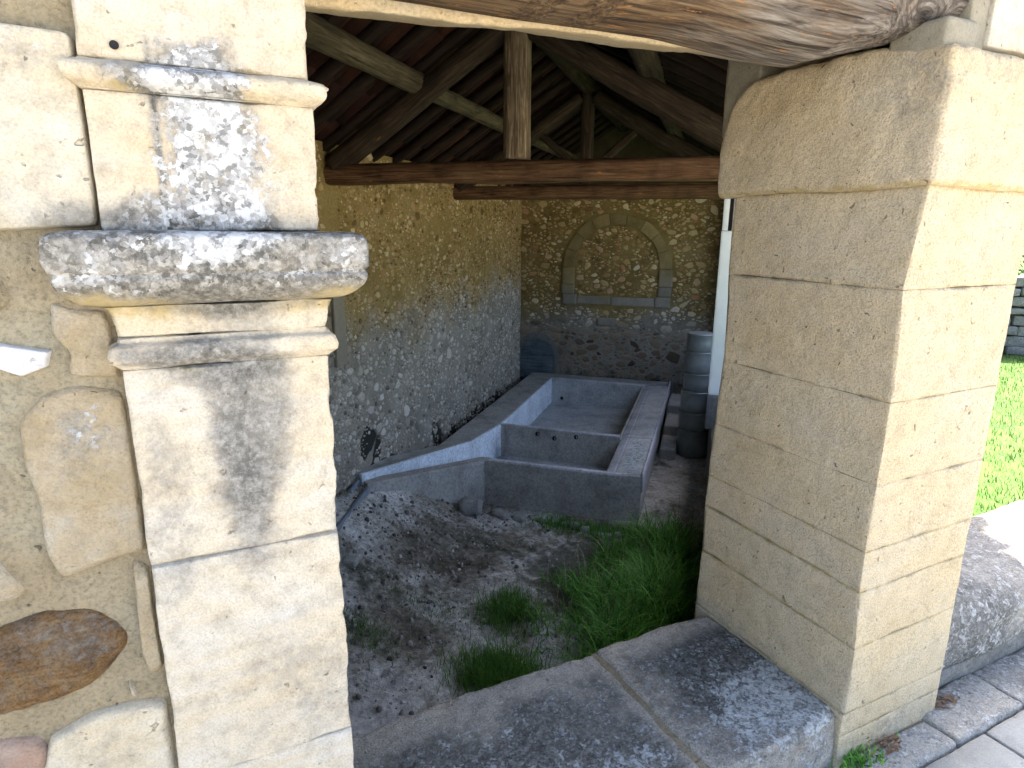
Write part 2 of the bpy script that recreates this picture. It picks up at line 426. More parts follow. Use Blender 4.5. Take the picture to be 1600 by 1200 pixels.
M['purlin'] = wood('greenish_grey_purlin', (.02, .015, .008), (.075, .06, .033), (.14, .115, .065))
M['tie'] = wood('red_brown_timber', (.035, .018, .010), (.11, .055, .024), (.20, .125, .065), .75)
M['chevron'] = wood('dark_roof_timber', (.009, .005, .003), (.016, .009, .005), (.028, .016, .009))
M['door'] = wood('blue_grey_door_wood', (.05, .065, .07), (.085, .11, .12), (.12, .15, .16))
def tile_mat():
    s = NB('terracotta', .9); r = s.rnd()
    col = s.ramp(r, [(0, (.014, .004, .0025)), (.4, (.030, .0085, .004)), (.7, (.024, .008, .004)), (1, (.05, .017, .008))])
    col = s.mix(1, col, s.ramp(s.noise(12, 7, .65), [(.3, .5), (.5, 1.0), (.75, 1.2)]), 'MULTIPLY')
    return s.done(col, s.bump(s.noise(40, 5, .6), .004))
M['tile'] = tile_mat()
def concrete(name, top, dark_, side=(.42, .5, .56)):
    s = NB(name, .8); pos, xyz = s.wpos()
    w = s.wear()
    n = s.noise(3.5, 8, .62, pos)
    col = s.ramp(n, [(.28, dark_), (.5, top), (.75, tuple(x * 1.25 for x in top))])
    col = s.mix(1, col, s.ramp(s.noise(35, 7, .7, pos), [(.3, .55), (.5, 1.0), (.72, 1.3)]), 'MULTIPLY')
    st = s.band(s.noise(2.2, 7, .7, s.map((1, 1, .35), pos)), .6, .72)
    col = s.mix(s.math('MULTIPLY', st, .6), col, tuple(x * .4 for x in dark_))
    pl = s.band(s.noise(5, 9, .75, s.map((1, 1, .6), pos, (3, 8, 2))), .56, .70)
    col = s.mix(s.math('MULTIPLY', pl, .5), col, tuple(min(.8, x * 1.7) for x in top))
    dn = s.band(s.noise(11, 8, .75, s.map((1, 1, 1.6), pos, (13, 4, 2))), .60, .70)
    col = s.mix(s.math('MULTIPLY', dn, .5), col, tuple(x * .35 for x in dark_))
    al = s.math('MULTIPLY', s.band(s.math('ADD', w[0], s.noise(16, 7, .7, pos)), .85, 1.1), s.band(w[0], .05, .3))
    col = s.mix(s.math('MULTIPLY', al, .7), col, s.ramp(s.noise(20, 5, .7, pos), [(.42, (.10, .15, .12)), (.55, (.5, .55, .55))]))
    return s.done(col, s.bump(s.noise(45, 6, .65, pos), .006))
M['conc_brown'] = concrete('brown_concrete', (.37, .355, .315), (.22, .21, .185))
M['conc_grey'] = concrete('grey_concrete', (.42, .425, .41), (.28, .28, .27))
M['conc_skylit'] = concrete('cement_painted_skylight', (.70, .76, .80), (.55, .60, .63))  # skylight from the open right side painted into the left linings
M['conc_slab'] = concrete('washing_slab_concrete', (.47, .465, .44), (.30, .295, .275))
M['rimline'] = concrete('worn_cement_edge', (.52, .52, .53), (.36, .35, .35))
M['stain'] = NB('algae_stain', .7).done((.16, .2, .18))
def soil_mat():
    s = NB('bare_soil', .95); pos, xyz = s.wpos()
    n = s.noise(1.1, 9, .68, pos, .5)
    col = s.ramp(n, [(.35, (.10, .085, .058)), (.45, (.27, .24, .18)), (.52, (.47, .44, .37)), (.62, (.72, .69, .62))])
    col = s.mix(1, col, s.ramp(s.noise(19, 9, .78, pos), [(.34, .3), (.5, 1.0), (.68, 1.6)]), 'MULTIPLY')
    w = s.wear()
    gm = s.band(s.math('ADD', w[0], s.math('MULTIPLY', s.noise(7, 6, .6, pos), .8)), .75, 1.0)
    col = s.mix(s.math('MULTIPLY', gm, .85), col, (.048, .05, .026))
    pm = s.math('MULTIPLY', s.band(s.math('ADD', w[1], s.math('MULTIPLY', s.noise(5, 8, .72, pos), 1.3)), .95, 1.25), s.band(w[1], .02, .15))
    col = s.mix(s.math('MULTIPLY', pm, .75), col, s.ramp(s.noise(30, 6, .7, pos), [(.3, (.34, .31, .28)), (.7, (.82, .79, .75))]))
    h = s.math('ADD', s.noise(16, 8, .7, pos), s.math('MULTIPLY', s.noise(70, 4, .6, pos), .3))
    return s.done(col, s.bump(h, .045))
M['soil'] = soil_mat()
def flatmat(name, c1, c2, sc=5, rough=.9, bd=.003, metal=0):
    s = NB(name, rough)
    s.b.inputs['Metallic'].default_value = metal
    return s.done(s.ramp(s.noise(sc, 7, .65), [(.3, c1), (.7, c2)]), s.bump(s.noise(sc * 12, 4, .6), bd))
M['pebble'] = None
def pebble_mat():
    s = NB('pebbles', .9)
    return s.done(s.ramp(s.rnd(), [(0, (.08, .065, .055)), (.5, (.24, .21, .18)), (.9, (.40, .37, .33)), (1, (.58, .55, .50))]), s.bump(s.noise(60, 4, .6), .003))
M['pebble'] = pebble_mat()
def grass_mat(name, a, b, c):
    s = NB(name, .55)
    col = s.ramp(s.rnd(), [(0, a), (.6, b), (1, c)])
    s.b.inputs['Specular IOR Level'].default_value = .35
    tr = s.n.new('ShaderNodeBsdfTranslucent'); s.l.new(col, tr.inputs[0])
    mx = s.n.new('ShaderNodeMixShader'); mx.inputs[0].default_value = .35
    s.l.new(s.b.outputs[0], mx.inputs[1]); s.l.new(tr.outputs[0], mx.inputs[2])
    s.l.new(mx.outputs[0], s.n['Material Output'].inputs[0])
    return s.done(col)
M['grass'] = grass_mat('shade_grass', (.03, .11, .012), (.08, .27, .022), (.22, .50, .07))
M['tuft'] = grass_mat('low_weeds', (.04, .12, .014), (.09, .23, .025), (.20, .34, .06))
M['drygrass'] = grass_mat('dry_stalks', (.2, .2, .09), (.36, .34, .18), (.5, .46, .30))
M['lawn_blade'] = grass_mat('lawn_blades', (.022, .055, .010), (.05, .11, .018), (.12, .17, .04))
M['leaf'] = grass_mat('hedge_leaves', (.02, .05, .012), (.04, .09, .02), (.08, .14, .035))
M['dryleaf'] = grass_mat('dry_leaves', (.16, .09, .05), (.26, .17, .10), (.3, .22, .15))
M['lawn'] = flatmat('lawn_turf', (.038, .09, .016), (.07, .13, .026), 3, .95, .01)
M['earth'] = flatmat('earth', (.22, .18, .12), (.32, .27, .19), 2, .95, .01)
M['asphalt'] = flatmat('street_paving', (.36, .34, .30), (.42, .40, .36), 1.5, .9, .004)
M['drum'] = flatmat('blue_grey_glazed_drum', (.19, .21, .20), (.27, .295, .285), 7, .3, .002, .2)
M['white'] = flatmat('white_masonry', (.70, .72, .66), (.78, .80, .74), 4, .9, .002)  # one even near-white for the post
M['hole_shade'] = flatmat('dark_hole', (.012, .012, .012), (.02, .02, .02), 9, .8)  # near-black colour standing for the shade inside holes
M['gutter'] = flatmat('blue_grey_gutter_cement', (.16, .19, .215), (.24, .275, .30), 8, .8, .006)
M['gable_shade'] = flatmat('gable_painted_shade', (.035, .027, .014), (.07, .055, .028), 3, .95, .01)  # gable wall darkened in colour for the dim light under the roof
#MARK_STRUCTURE
# ------------------------------------------------------------------ street front: carved pilaster
def wear3(r, g, b):
    return np.stack([np.clip(r, 0, 1), np.clip(g, 0, 1), np.clip(b, 0, 1)], 1)
def pil_wear(P):
    x, y, z = P.T; Z0 = np.zeros(len(P))
    front = 1 - sst(.02, .12, y)
    streak = blob(P, (-1.59, 0, 1.32), (.085, .5, .24), 2, .45, 12) * .62 + blob(P, (-1.60, 0, 1.18), (.05, .5, .16), 5, .5, 14) * .35 + blob(P, (-1.69, 0, 1.22), (.05, .5, .22), 45, .9, 14) * .16
    blk = blob(P, (-1.63, 0, 1.60), (.14, .4, .045), 6, .6, 18) * .95
    upper = blob(P, (-1.60, 0, 1.69), (.085, .4, .125), 7, .5, 14)
    up2 = blob(P, (-1.63, 0, 1.80), (.075, .4, .05), 8, .6, 16)
    mould = blob(P, (-1.65, 0, 1.79), (.12, .4, .022), 9, .5, 20)
    capz = sst(1.495, 1.535, z) * (1 - sst(1.592, 1.60, z))
    cap = capz * (.78 + .25 * fbm(P * 9, 4))
    caplow = sst(1.455, 1.49, z) * (1 - sst(1.52, 1.54, z))
    botg = blob(P, (-1.52, 0, .82), (.12, .4, .11), 12, .7, 10) * .32
    left = blob(P, (-1.715, 0, 1.2), (.04, .4, .28), 13, .8, 12) * .22
    astr = blob(P, (-1.68, 0, 1.425), (.10, .4, .022), 14, .6, 20) * .75 + blob(P, (-1.60, 0, 1.40), (.10, .4, .03), 15, .6, 20) * .45
    r = streak * 1.15 + blk + upper * .55 + up2 * .7 + mould * .7 + cap * 1.0 + capz * (1 - sst(1.525, 1.545, z)) * .4 + capz * np.exp(-((z - 1.537) / .004) ** 2) * .5 + caplow * blob(P, (-1.60, 0, 1.50), (.13, .4, .05), 31, .5, 14) * .7 + blob(P, (-1.668, 0, 1.70), (.006, .4, .14), 33, .3, 30) * .8 + botg + left + astr
    topn = capz * sst(1.583, 1.59, z) * .5
    g = upper * 1.0 + blk * .4 + up2 * .6 + cap * .42 + mould * .35
    b = (cap * .5 * (1 - sst(1.54, 1.57, z)) + caplow * .7 + blob(P, (-1.62, 0, 1.775), (.14, .4, .012), 17, .5, 20) * .8
         + blob(P, (-1.66, 0, 1.40), (.08, .4, .012), 18, .5, 20) * .8 + mould * .2)
    return wear3((r + topn) * front + .0, g * front, b * front)
px0, px1 = -1.745, -1.463
def pil_block(root, name, z0, z1, prof=None, r=.0028, res=(.007, .03, .006), dx0=0, dx1=0, y0=0, seed=0, amp=.0028, edge=.008, fwear=pil_wear, mat='pilaster', y1=.42):
    cxx = (px0 + px1) / 2; hw = (px1 - px0) / 2
    def warp(V):
        V = V.copy()
        if prof:
            o = np.interp(V[:, 2], [p[0] for p in prof], [p[1] for p in prof])
            V[:, 0] = cxx + (V[:, 0] - cxx) * (hw + o) / hw
            m = V[:, 1] < .2
            V[m, 1] -= o[m] * (1 - V[m, 1] / .2)
            V[:, 0:2] += (fbm(V * 30, 77 + seed, 4) * .0035)[:, None] * (np.array(o)[:, None] > .002)
            V[:, 1] += fbm(V * 7, seed + 71, 3) * .004
        return V
    V, Fc, B = rbox(px0 + dx0, px1 + dx1, y0, y1, z0, z1, res, r, amp, 14, 3, warp, edge)
    ar = (np.abs(V[:, 0] - px1) < .02) & (V[:, 1] < .02)
    V[:, 0] -= ar * np.clip(fbm(V * np.array([20, 20, 34]), 55, 5) + .05, 0, 1) * .010
    o = part(name, V, Fc, M[mat], root, wear=fwear(V))
    return o
pil = thing('carved_pilaster', 'weathered pale limestone pilaster with lichen-blackened capital and mouldings, left edge of the opening', 'pilaster', 'F', (-1.604, .15, 0))
pil_block(pil, 'base_stone', .0, .7025, res=(.02, .05, .02), seed=1)
pil_block(pil, 'shaft_stone', .703, 1.0995, seed=2, amp=.004)
pil_block(pil, 'shaft_stone', 1.100, 1.404, seed=3)
o = pil_block(pil, 'astragal', 1.4045, 1.4495, [(1.4045, 0), (1.409, .004), (1.416, .012), (1.425, .0145), (1.436, .013), (1.4405, .009), (1.4415, .002), (1.4495, .001)], r=.001, res=(.007, .03, .002), seed=4)
o = pil_block(pil, 'neck_stone', 1.450, 1.494, [(1.450, 0), (1.478, .003), (1.488, .007), (1.494, .012)], r=.001, res=(.007, .03, .003), seed=5)
o = pil_block(pil, 'capital', 1.4945, 1.594, [(1.4945, .010), (1.4965, .020), (1.501, .032), (1.508, .042), (1.517, .050), (1.527, .0545), (1.5345, .056), (1.5375, .0525), (1.5395, .053), (1.543, .0575), (1.555, .060), (1.575, .059), (1.586, .057), (1.5915, .050), (1.594, .038)], r=.001, res=(.006, .02, .0028), seed=6, amp=.003, edge=.004)
pil_block(pil, 'upper_stone', 1.5945, 1.7685, seed=7)
pil_block(pil, 'string_moulding', 1.769, 1.806, [(1.769, .001), (1.772, .006), (1.777, .014), (1.784, .019), (1.793, .020), (1.798, .017), (1.801, .010), (1.803, .003), (1.806, 0)], r=.001, res=(.007, .03, .0022), seed=8)
pil_block(pil, 'top_stone', 1.8062, 2.30, seed=9, y0=.0)
# drilled hole in the top stone and the split line in the upper stone
def disc(c, r, ax='y', n=18, thick=.002):
    a = np.linspace(0, 2 * np.pi, n, endpoint=False)
    if ax == 'y': P = np.stack([c[0] + r * np.cos(a), np.full(n, c[1]), c[2] + r * np.sin(a)], 1)
    elif ax == 'z': P = np.stack([c[0] + r * np.cos(a), c[1] + r * np.sin(a), np.full(n, c[2])], 1)
    else: P = np.stack([np.full(n, c[0]), c[1] + r * np.cos(a), c[2] + r * np.sin(a)], 1)
    Pi = c + (P - c) * .6
    if ax == 'y': Pi[:, 1] += thick
    V = np.vstack([P, Pi]); Fc = [(i, (i + 1) % n, n + (i + 1) % n, n + i) for i in range(n)] + [tuple(range(n, 2 * n))]
    return V, Fc
V, Fc = disc(np.array((-1.703, -.0045, 1.822)), .0055); part('drilled_hole', V, Fc, M['hole_shade'], pil)

# ------------------------------------------------------------------ street front: masonry left of the pilaster
rw = thing('rubble_facade', 'tan mortar wall with cream ashlar, amber cobble and white chip, left of the pilaster', 'wall', 'F', (-3.4, .25, 0))
def gmort(P):
    return wear3(blob(P, (-1.80, 0, 1.50), (.05, .4, .08), 3, .6, 14) * .2 + blob(P, (-1.80, 0, 1.87), (.05, .4, .03), 3) * .3, 0 * P[:, 0], blob(P, (-1.83, 0, 1.50), (.05, .4, .07), 23, .8, 14) * .35)
V, Fc, B = rbox(-2.6, -1.743, .028, .4, -1.7, 2.30, (.012, .1, .012), .003, .006, 6, 31); V[:, 1] += fbm(V * 14, 3, 4) * .007 * (V[:, 1] < .1)
part('mortar_bed', V, Fc, M['mortar'], rw, wear=gmort(V))
V, Fc, B = rbox(-5.3, -2.601, .028, .4, -1.7, 2.30, (.06, .1, .06), .003, .008, 4, 32); part('mortar_bed', V, Fc, M['mortar'], rw, wear=gmort(V) * 0)
def wst(name, pts, mat, yf, seed, wearf=None, **k):
    k['amp'] = k.get('amp', .004) * 1.7; k['jag'] = k.get('jag', .05) * 1.4
    V, Fc = slab_outline(pts, .045, yf, seed, **k)
    w = wearf(V) if wearf else wear3(.22 * blob(V, (V[-1, 0], 0, V[-1, 2]), (.05, .4, .05), seed, 1.2, 12), 0 * V[:, 0], .3 * sst(0, .5, fbm(V * 9, seed, 4)))
    return part(name, V, Fc, M[mat], rw, wear=w)
wst('stone', [(-2.10, 1.838), (-1.96, 1.84), (-1.82, 1.838), (-1.748, 1.836), (-1.7475, 1.75), (-1.747, 1.66), (-1.749, 1.598), (-1.86, 1.592), (-2.10, 1.585)], 'ashlar', .004, 1, lambda P: wear3(blob(P, (-1.78, 0, 1.61), (.06, .4, .03), 4) * .55 + blob(P, (-1.80, 0, 1.80), (.05, .4, .04), 4, .8) * .3, blob(P, (-1.8, 0, 1.82), (.05, .4, .03), 4) * .3, 0 * P[:, 0]), sm=1, jag=.004, er=.006, n=140, amp=.002, dome=.001, rings=24)
wst('stone', [(-1.819, 1.502), (-1.798, 1.494), (-1.756, 1.490), (-1.749, 1.43), (-1.7485, 1.385), (-1.778, 1.389), (-1.812, 1.394), (-1.806, 1.43), (-1.824, 1.458)], 'longstone', .018, 2, lambda P: wear3(blob(P, (-1.77, 0, 1.38), (.04, .4, .02), 4) * .35, 0 * P[:, 0], blob(P, (-1.79, 0, 1.45), (.05, .4, .06), 9, .6) * .4), sm=2, er=.008, amp=.003, dome=.002)
wst('stone', [(-1.846, 1.380), (-1.811, 1.3885), (-1.779, 1.382), (-1.7495, 1.372), (-1.747, 1.30), (-1.7475, 1.21), (-1.749, 1.114), (-1.784, 1.112), (-1.825, 1.102), (-1.861, 1.092), (-1.874, 1.14), (-1.871, 1.215), (-1.881, 1.285), (-1.877, 1.345)], 'longstone', .017, 3, lambda P: wear3(blob(P, (-1.81, 0, 1.33), (.035, .4, .06), 5, .8) * .45, blob(P, (-1.8, 0, 1.31), (.04, .4, .07), 6, .8) * .4, blob(P, (-1.80, 0, 1.30), (.05, .4, .12), 9, .8) * .3), sm=2, er=.010, amp=.004, dome=.002, n=110, rings=20, jag=.015)
wst('stone', [(-1.93, 1.453), (-1.882, 1.450), (-1.824, 1.435), (-1.832, 1.413), (-1.861, 1.402), (-1.887, 1.416), (-1.93, 1.42)], 'whitechip', .014, 4, sm=0, er=.004, amp=.001, dome=.001, jag=.02)
wst('stone', [(-1.769, 1.105), (-1.7505, 1.095), (-1.750, .98), (-1.7485, .906), (-1.768, .902), (-1.776, .94), (-1.774, 1.01)], 'longstone', .014, 5, sm=1, er=.008, amp=.003, dome=.001)
wst('stone', [(-2.03, 1.010), (-1.942, 1.043), (-1.88, 1.052), (-1.826, 1.038), (-1.793, 1.0), (-1.790, .972), (-1.812, .934), (-1.858, .905), (-1.963, .898), (-2.06, .905), (-2.09, .96)], 'amber', .016, 6, lambda P: wear3(.35 * blob(P, (-1.86, 0, 1.0), (.09, .4, .05), 6, 1.0, 10) + .2, 0 * P[:, 0], .25 + 0 * P[:, 0]), sm=4, er=.016, amp=.008, dome=.004, jag=.03, n=110, rings=20)
wst('stone', [(-1.912, .838), (-1.856, .862), (-1.792, .864), (-1.7495, .853), (-1.749, .712), (-1.84, .69), (-1.925, .70), (-1.93, .78)], 'ashlar', .012, 7, sm=2, er=.010, amp=.004, dome=.002, jag=.012, n=110, rings=18)
wst('stone', [(-2.06, .85), (-1.969, .862), (-1.925, .845), (-1.912, .82), (-1.918, .765), (-1.99, .73), (-2.08, .75)], 'pinkstone', .016, 8, sm=4, er=.015, amp=.005, n=80)
wst('stone', [(-1.800, .905), (-1.792, .890), (-1.787, .868), (-1.797, .875)], 'ashlar', .020, 9, sm=1, er=.004, amp=.001, n=30, rings=5)
wst('stone', [(-1.97, 1.24), (-1.905, 1.10), (-1.89, 1.088), (-1.92, 1.070), (-2.05, 1.075), (-2.07, 1.2)], 'longstone', .022, 10, sm=4, er=.02, amp=.004)
wst('stone', [(-2.08, 1.56), (-1.90, 1.565), (-1.865, 1.55), (-1.85, 1.52), (-1.86, 1.49), (-1.92, 1.47), (-2.07, 1.47)], 'mortar', .018, 11, sm=4, er=.03, amp=.005)
wst('stone', [(-2.09, 2.1), (-1.95, 2.11), (-1.752, 2.1), (-1.751, 1.90), (-1.85, 1.872), (-1.95, 1.868), (-2.1, 1.868)], 'ashlar', .004, 12, sm=1, er=.008, amp=.002, jag=.004)
# more courses further along the street, out towards the left
zc = -.1
sd_ = 40
while zc < 2.2:
    h = random.uniform(.16, .30); xx = -2.14 - random.uniform(0, .1)
    while xx > -5.1:
        w_ = random.uniform(.18, .42); g_ = .03
        pts = [(xx - w_, zc + g_ * random.random()), (xx - w_ * .5, zc + .01 * random.random()), (xx, zc + g_ * random.random()), (xx + .01, zc + h * .5), (xx - .02 * random.random(), zc + h - g_), (xx - w_ * .5, zc + h - .01), (xx - w_ + .01, zc + h - g_), (xx - w_ - .01, zc + h * .5)]
        wst('stone', pts[::1], random.choice(['ashlar', 'longstone', 'longstone', 'ashlar', 'pinkstone', 'amber']), random.uniform(-.002, .015), sd_, sm=2, n=28, rings=5, er=.02, amp=.004)
        sd_ += 1; xx -= w_ + random.uniform(.02, .05)
    zc += h + random.uniform(.015, .03)

# ------------------------------------------------------------------ street front: sawn stone pillar
def pl_wear(P):
    x, y, z = P.T
    r = blob(P, (.2, .1, .03), (.5, .5, .07), 3, .8, 8) * .3 + blob(P, (0, .45, .19), (.1, .5, .05), 5, .6) * .25
    r = r + blob(P, (-.02, .05, 1.95), (.10, .10, .14), 8, .8, 10) * .32 + blob(P, (.25, .0, 2.0), (.4, .3, .07), 18, .9, 12) * .3
    dj = np.min(np.abs(z[:, None] - np.array([.172, .405, .592, .72, 1.155, 1.455])), axis=1)
    r = r + (dj < .0012) * np.clip(fbm(np.stack([x * 5, y * 5, z * 2], 1), 66, 3) * 3 - .25, 0, 1) * .55
    b = sst(.02, .0, dj) * .45 + blob(P, (0, .3, .45), (.2, .5, .25), 21, 1.0, 5) * .2 + sst(1.69, 1.705, z) * (1 - sst(1.72, 1.735, z)) * .55
    return wear3(r, blob(P, (.1, .1, .05), (.3, .3, .08), 7, .8) * .2, b)
plr = thing('stone_pillar', 'massive square pillar of sawn beige stone courses with rounded cap, right of the opening', 'pillar', 'F', (.24, .32, 0))
zs = [-.35, .09, .172, .405, .592, .72, .92, 1.155, 1.455, 1.712]
def pl_warp(V):
    V = V.copy(); x, y, z = V.T
    bx = np.interp(z, [0, .3, .6, 1.17, 1.46, 1.712], [-.004, -.012, -.026, -.014, -.034, .004]) 
    k = np.clip(1 - x / .48, 0, 1)
    V[:, 0] += bx * k * np.clip(1 - y / .7, .2, 1)
    V[:, 0] += fbm(V * 2.4, 41, 3) * .010 * k
    V[:, 1] += np.interp(z, [0, .43, .8, 1.17, 1.6], [.02, .016, -.002, -.018, .0]) * np.clip(y / .64, 0, 1) + fbm(V * 5, 43, 3) * .006 * np.clip(y / .64, 0, 1)
    V[:, 1] += fbm(V * 3, 42, 3) * .006
    return V
for i in range(len(zs) - 1):
    V, Fc, B = rbox(0, .485, 0, .64, zs[i], zs[i + 1] - .0004, .012, .0014, .0022, 18, 50, pl_warp, .003)
    part('stone', V, Fc, M['pillar'], plr, wear=pl_wear(V))
def cap_warp(V):
    V = V.copy(); x, y, z = V.T
    t = np.clip((z - 1.85) / .22, 0, 1); ymax = .712 - .21 * (1 - np.sqrt(1 - t ** 2))
    t2 = np.clip((1.78 - z) / .065, 0, 1); ymax = ymax - .012 * t2 ** 2
    V[:, 1] = np.where(y > .3, .3 + (y - .3) * (ymax - .3) / .41, y)
    V[:, 2] += -.035 * sst(.25, -.03, V[:, 1]) * sst(1.95, 2.06, z)
    V[:, 2] -= .007 * np.abs(np.sin(V[:, 0] * 5 + V[:, 1] * 7)) * sst(1.76, 1.715, z)
    V += (fbm(V * 6, 61, 4) * .009)[:, None] * np.array([1, 1, .5]) * (.25 + .75 * sst(1.712, 1.75, z))[:, None]
    return V
V, Fc, B = rbox(-.016, .535, -.022, .712, 1.7124, 2.062, .012, .014, .0035, 16, 60, cap_warp, .012)
part('cap_stone', V, Fc, M['pillar'], plr, wear=pl_wear(V))

# ------------------------------------------------------------------ sill wall under the opening
def sill_wear(P):
    x, y, z = P.T
    inner = sst(.44, .56, y + .03 * fbm(P * 9, 2)); jt = np.exp(-((x + .525 + .02 * fbm(P * 6, 5)) / .035) ** 2)
    d = blob(P, (-.12, .36, .17), (.34, .28, .3), 3, .6, 6) * .75 + blob(P, (-.95, .22, .17), (.5, .26, .3), 8, .7, 7) * .45
    d = (d + .25) * (1 - inner * .9) * (1 - .75 * jt)
    g = blob(P, (-.14, .15, .17), (.22, .16, .3), 4, .9, 9) * .95 + .38 * (1 - inner) + blob(P, (-.8, .1, .17), (.35, .12, .3), 9, .9, 8) * .35
    side = (z < .14) & (y < .03)
    d = np.where(side, d * .25, d); g = np.where(side, g * .5, g)
    return wear3(d + .18 * (1 - inner) * (1 - jt), g * (1 - jt * .8), 0 * x)
sl = thing('sill_wall', 'low wall under the opening topped by two lichen-spotted stone slabs', 'wall', 'F', (-.75, .3, -1.7))
def sill_warp(a, b, sd):
    def f(V):
        V = V.copy(); x, y, z = V.T
        V[:, 1] += fbm(np.stack([x * 3, z * 0, z * 0], 1), sd, 4) * .022 * sst(.3, .6, y) + fbm(V * 12, sd + 7, 3) * .012 * sst(.45, .6, y)
        top = sst(.12, .17, z)
        V[:, 2] += top * (fbm(V * 4, sd + 1, 4) * .008 + fbm(V * 26, sd + 2, 4) * .0035)
        # broken front corner by the pillar
        c = blob(V, (-.02, 0, .17), (.11, .045, .14), sd + 4, .5, 14)
        V[:, 1] += c * .018 * (1 - y / .6) + (y < .05) * fbm(V * 9, sd + 9, 4) * .01
        V[:, 2] -= c * .012
        return V
    return f
V, Fc, B = rbox(-.515, -.004, .004, .600, -.02, .170, .010, .014, .003, 16, 70, sill_warp(-.52, 0, 71), .012)
part('sill_slab', V, Fc, M['sill'], sl, wear=sill_wear(V))
V, Fc, B = rbox(-1.50, -.528, .004, .592, -.03, .166, .011, .014, .003, 16, 80, sill_warp(-1.5, -.53, 81), .012)
part('sill_slab', V, Fc, M['sill'], sl, wear=sill_wear(V))
V, Fc, B = rbox(-.540, -.500, .012, .585, -.0, .163, .012, .004, .003, 20, 83); part('mortar_joint', V, Fc, M['mortar'], sl, wear=np.zeros((len(V), 3)) + .12)
V, Fc, B = rbox(-1.46, .0, .03, .56, -1.75, -.031, .04, .01, .01, 8, 90); part('wall_core', V, Fc, M['greywall'], sl, wear=wear3(.3 + 0 * V[:, 0], .2 + 0 * V[:, 0], 0 * V[:, 0]))
for i in range(8):
    a = -1.44 + i * .18
    wst2 = slab_outline([(a, -.20), (a + .165, -.19), (a + .168, -.045), (a + .005, -.04)], .05, .012, 900 + i, n=32, rings=6, sm=1, er=.02)
    part('stone', wst2[0], wst2[1], M['pillar'], sl, wear=np.zeros((len(wst2[0]), 3)))

# ------------------------------------------------------------------ lintel over the opening
lt = thing('lintel', 'two weathered grey logs with a mortar strip between them, bridging the opening', 'lintel', 'F', (-.7, .3, 1.93))
def biglog():
    L = 1.945; n = 150; seg = 72; V = []; Fc = []
    th = np.linspace(0, 2 * np.pi, seg, endpoint=False); ct, st = np.cos(th), np.sin(th)
    for i in range(n + 1):
        t = i / n; x = -1.84 + t * L
        zb = np.interp(x, [-1.8, -1.33, -.99, -.67, -.40, -.28, -.20, -.05, .084], [2.002, 2.000, 2.002, 2.008, 1.994, 1.994, 2.014, 2.052, 2.082])
        zt = 2.31; r = .150 + (0.0 * t)
        P = np.stack([np.full(seg, x * 1.2), ct * .9, st * .9], 1)
        rr = 1 + fbm(P * 1.3, 5, 4) * .035 + fbm(np.stack([P[:, 0] * 1.2, ct * 7, st * 7], 1), 6, 3) * .022
        k = (np.abs(ct) ** 3.4 + np.abs(st) ** 3.4) ** (-1 / 3.4)
        c = (zb + zt) / 2; h = (zt - zb) / 2
        for a in range(seg): V.append((x, .185 + ct[a] * r * rr[a] * k[a], c + st[a] * h * rr[a] * k[a] ** .6))
    for i in range(n):
        for a in range(seg):
            b = (a + 1) % seg; Fc.append((i * seg + a, i * seg + b, (i + 1) * seg + b, (i + 1) * seg + a)[::-1])
    for e, i in ((0, 0), (1, n)):
        c = len(V); q = np.mean(V[i * seg:(i + 1) * seg], axis=0); V.append(tuple(q))
        for a in range(seg):
            b = (a + 1) % seg; f = (i * seg + a, i * seg + b, c); Fc.append(f if e == 0 else f[::-1])
    return np.array(V), [f for f in Fc]
V, Fc = biglog()
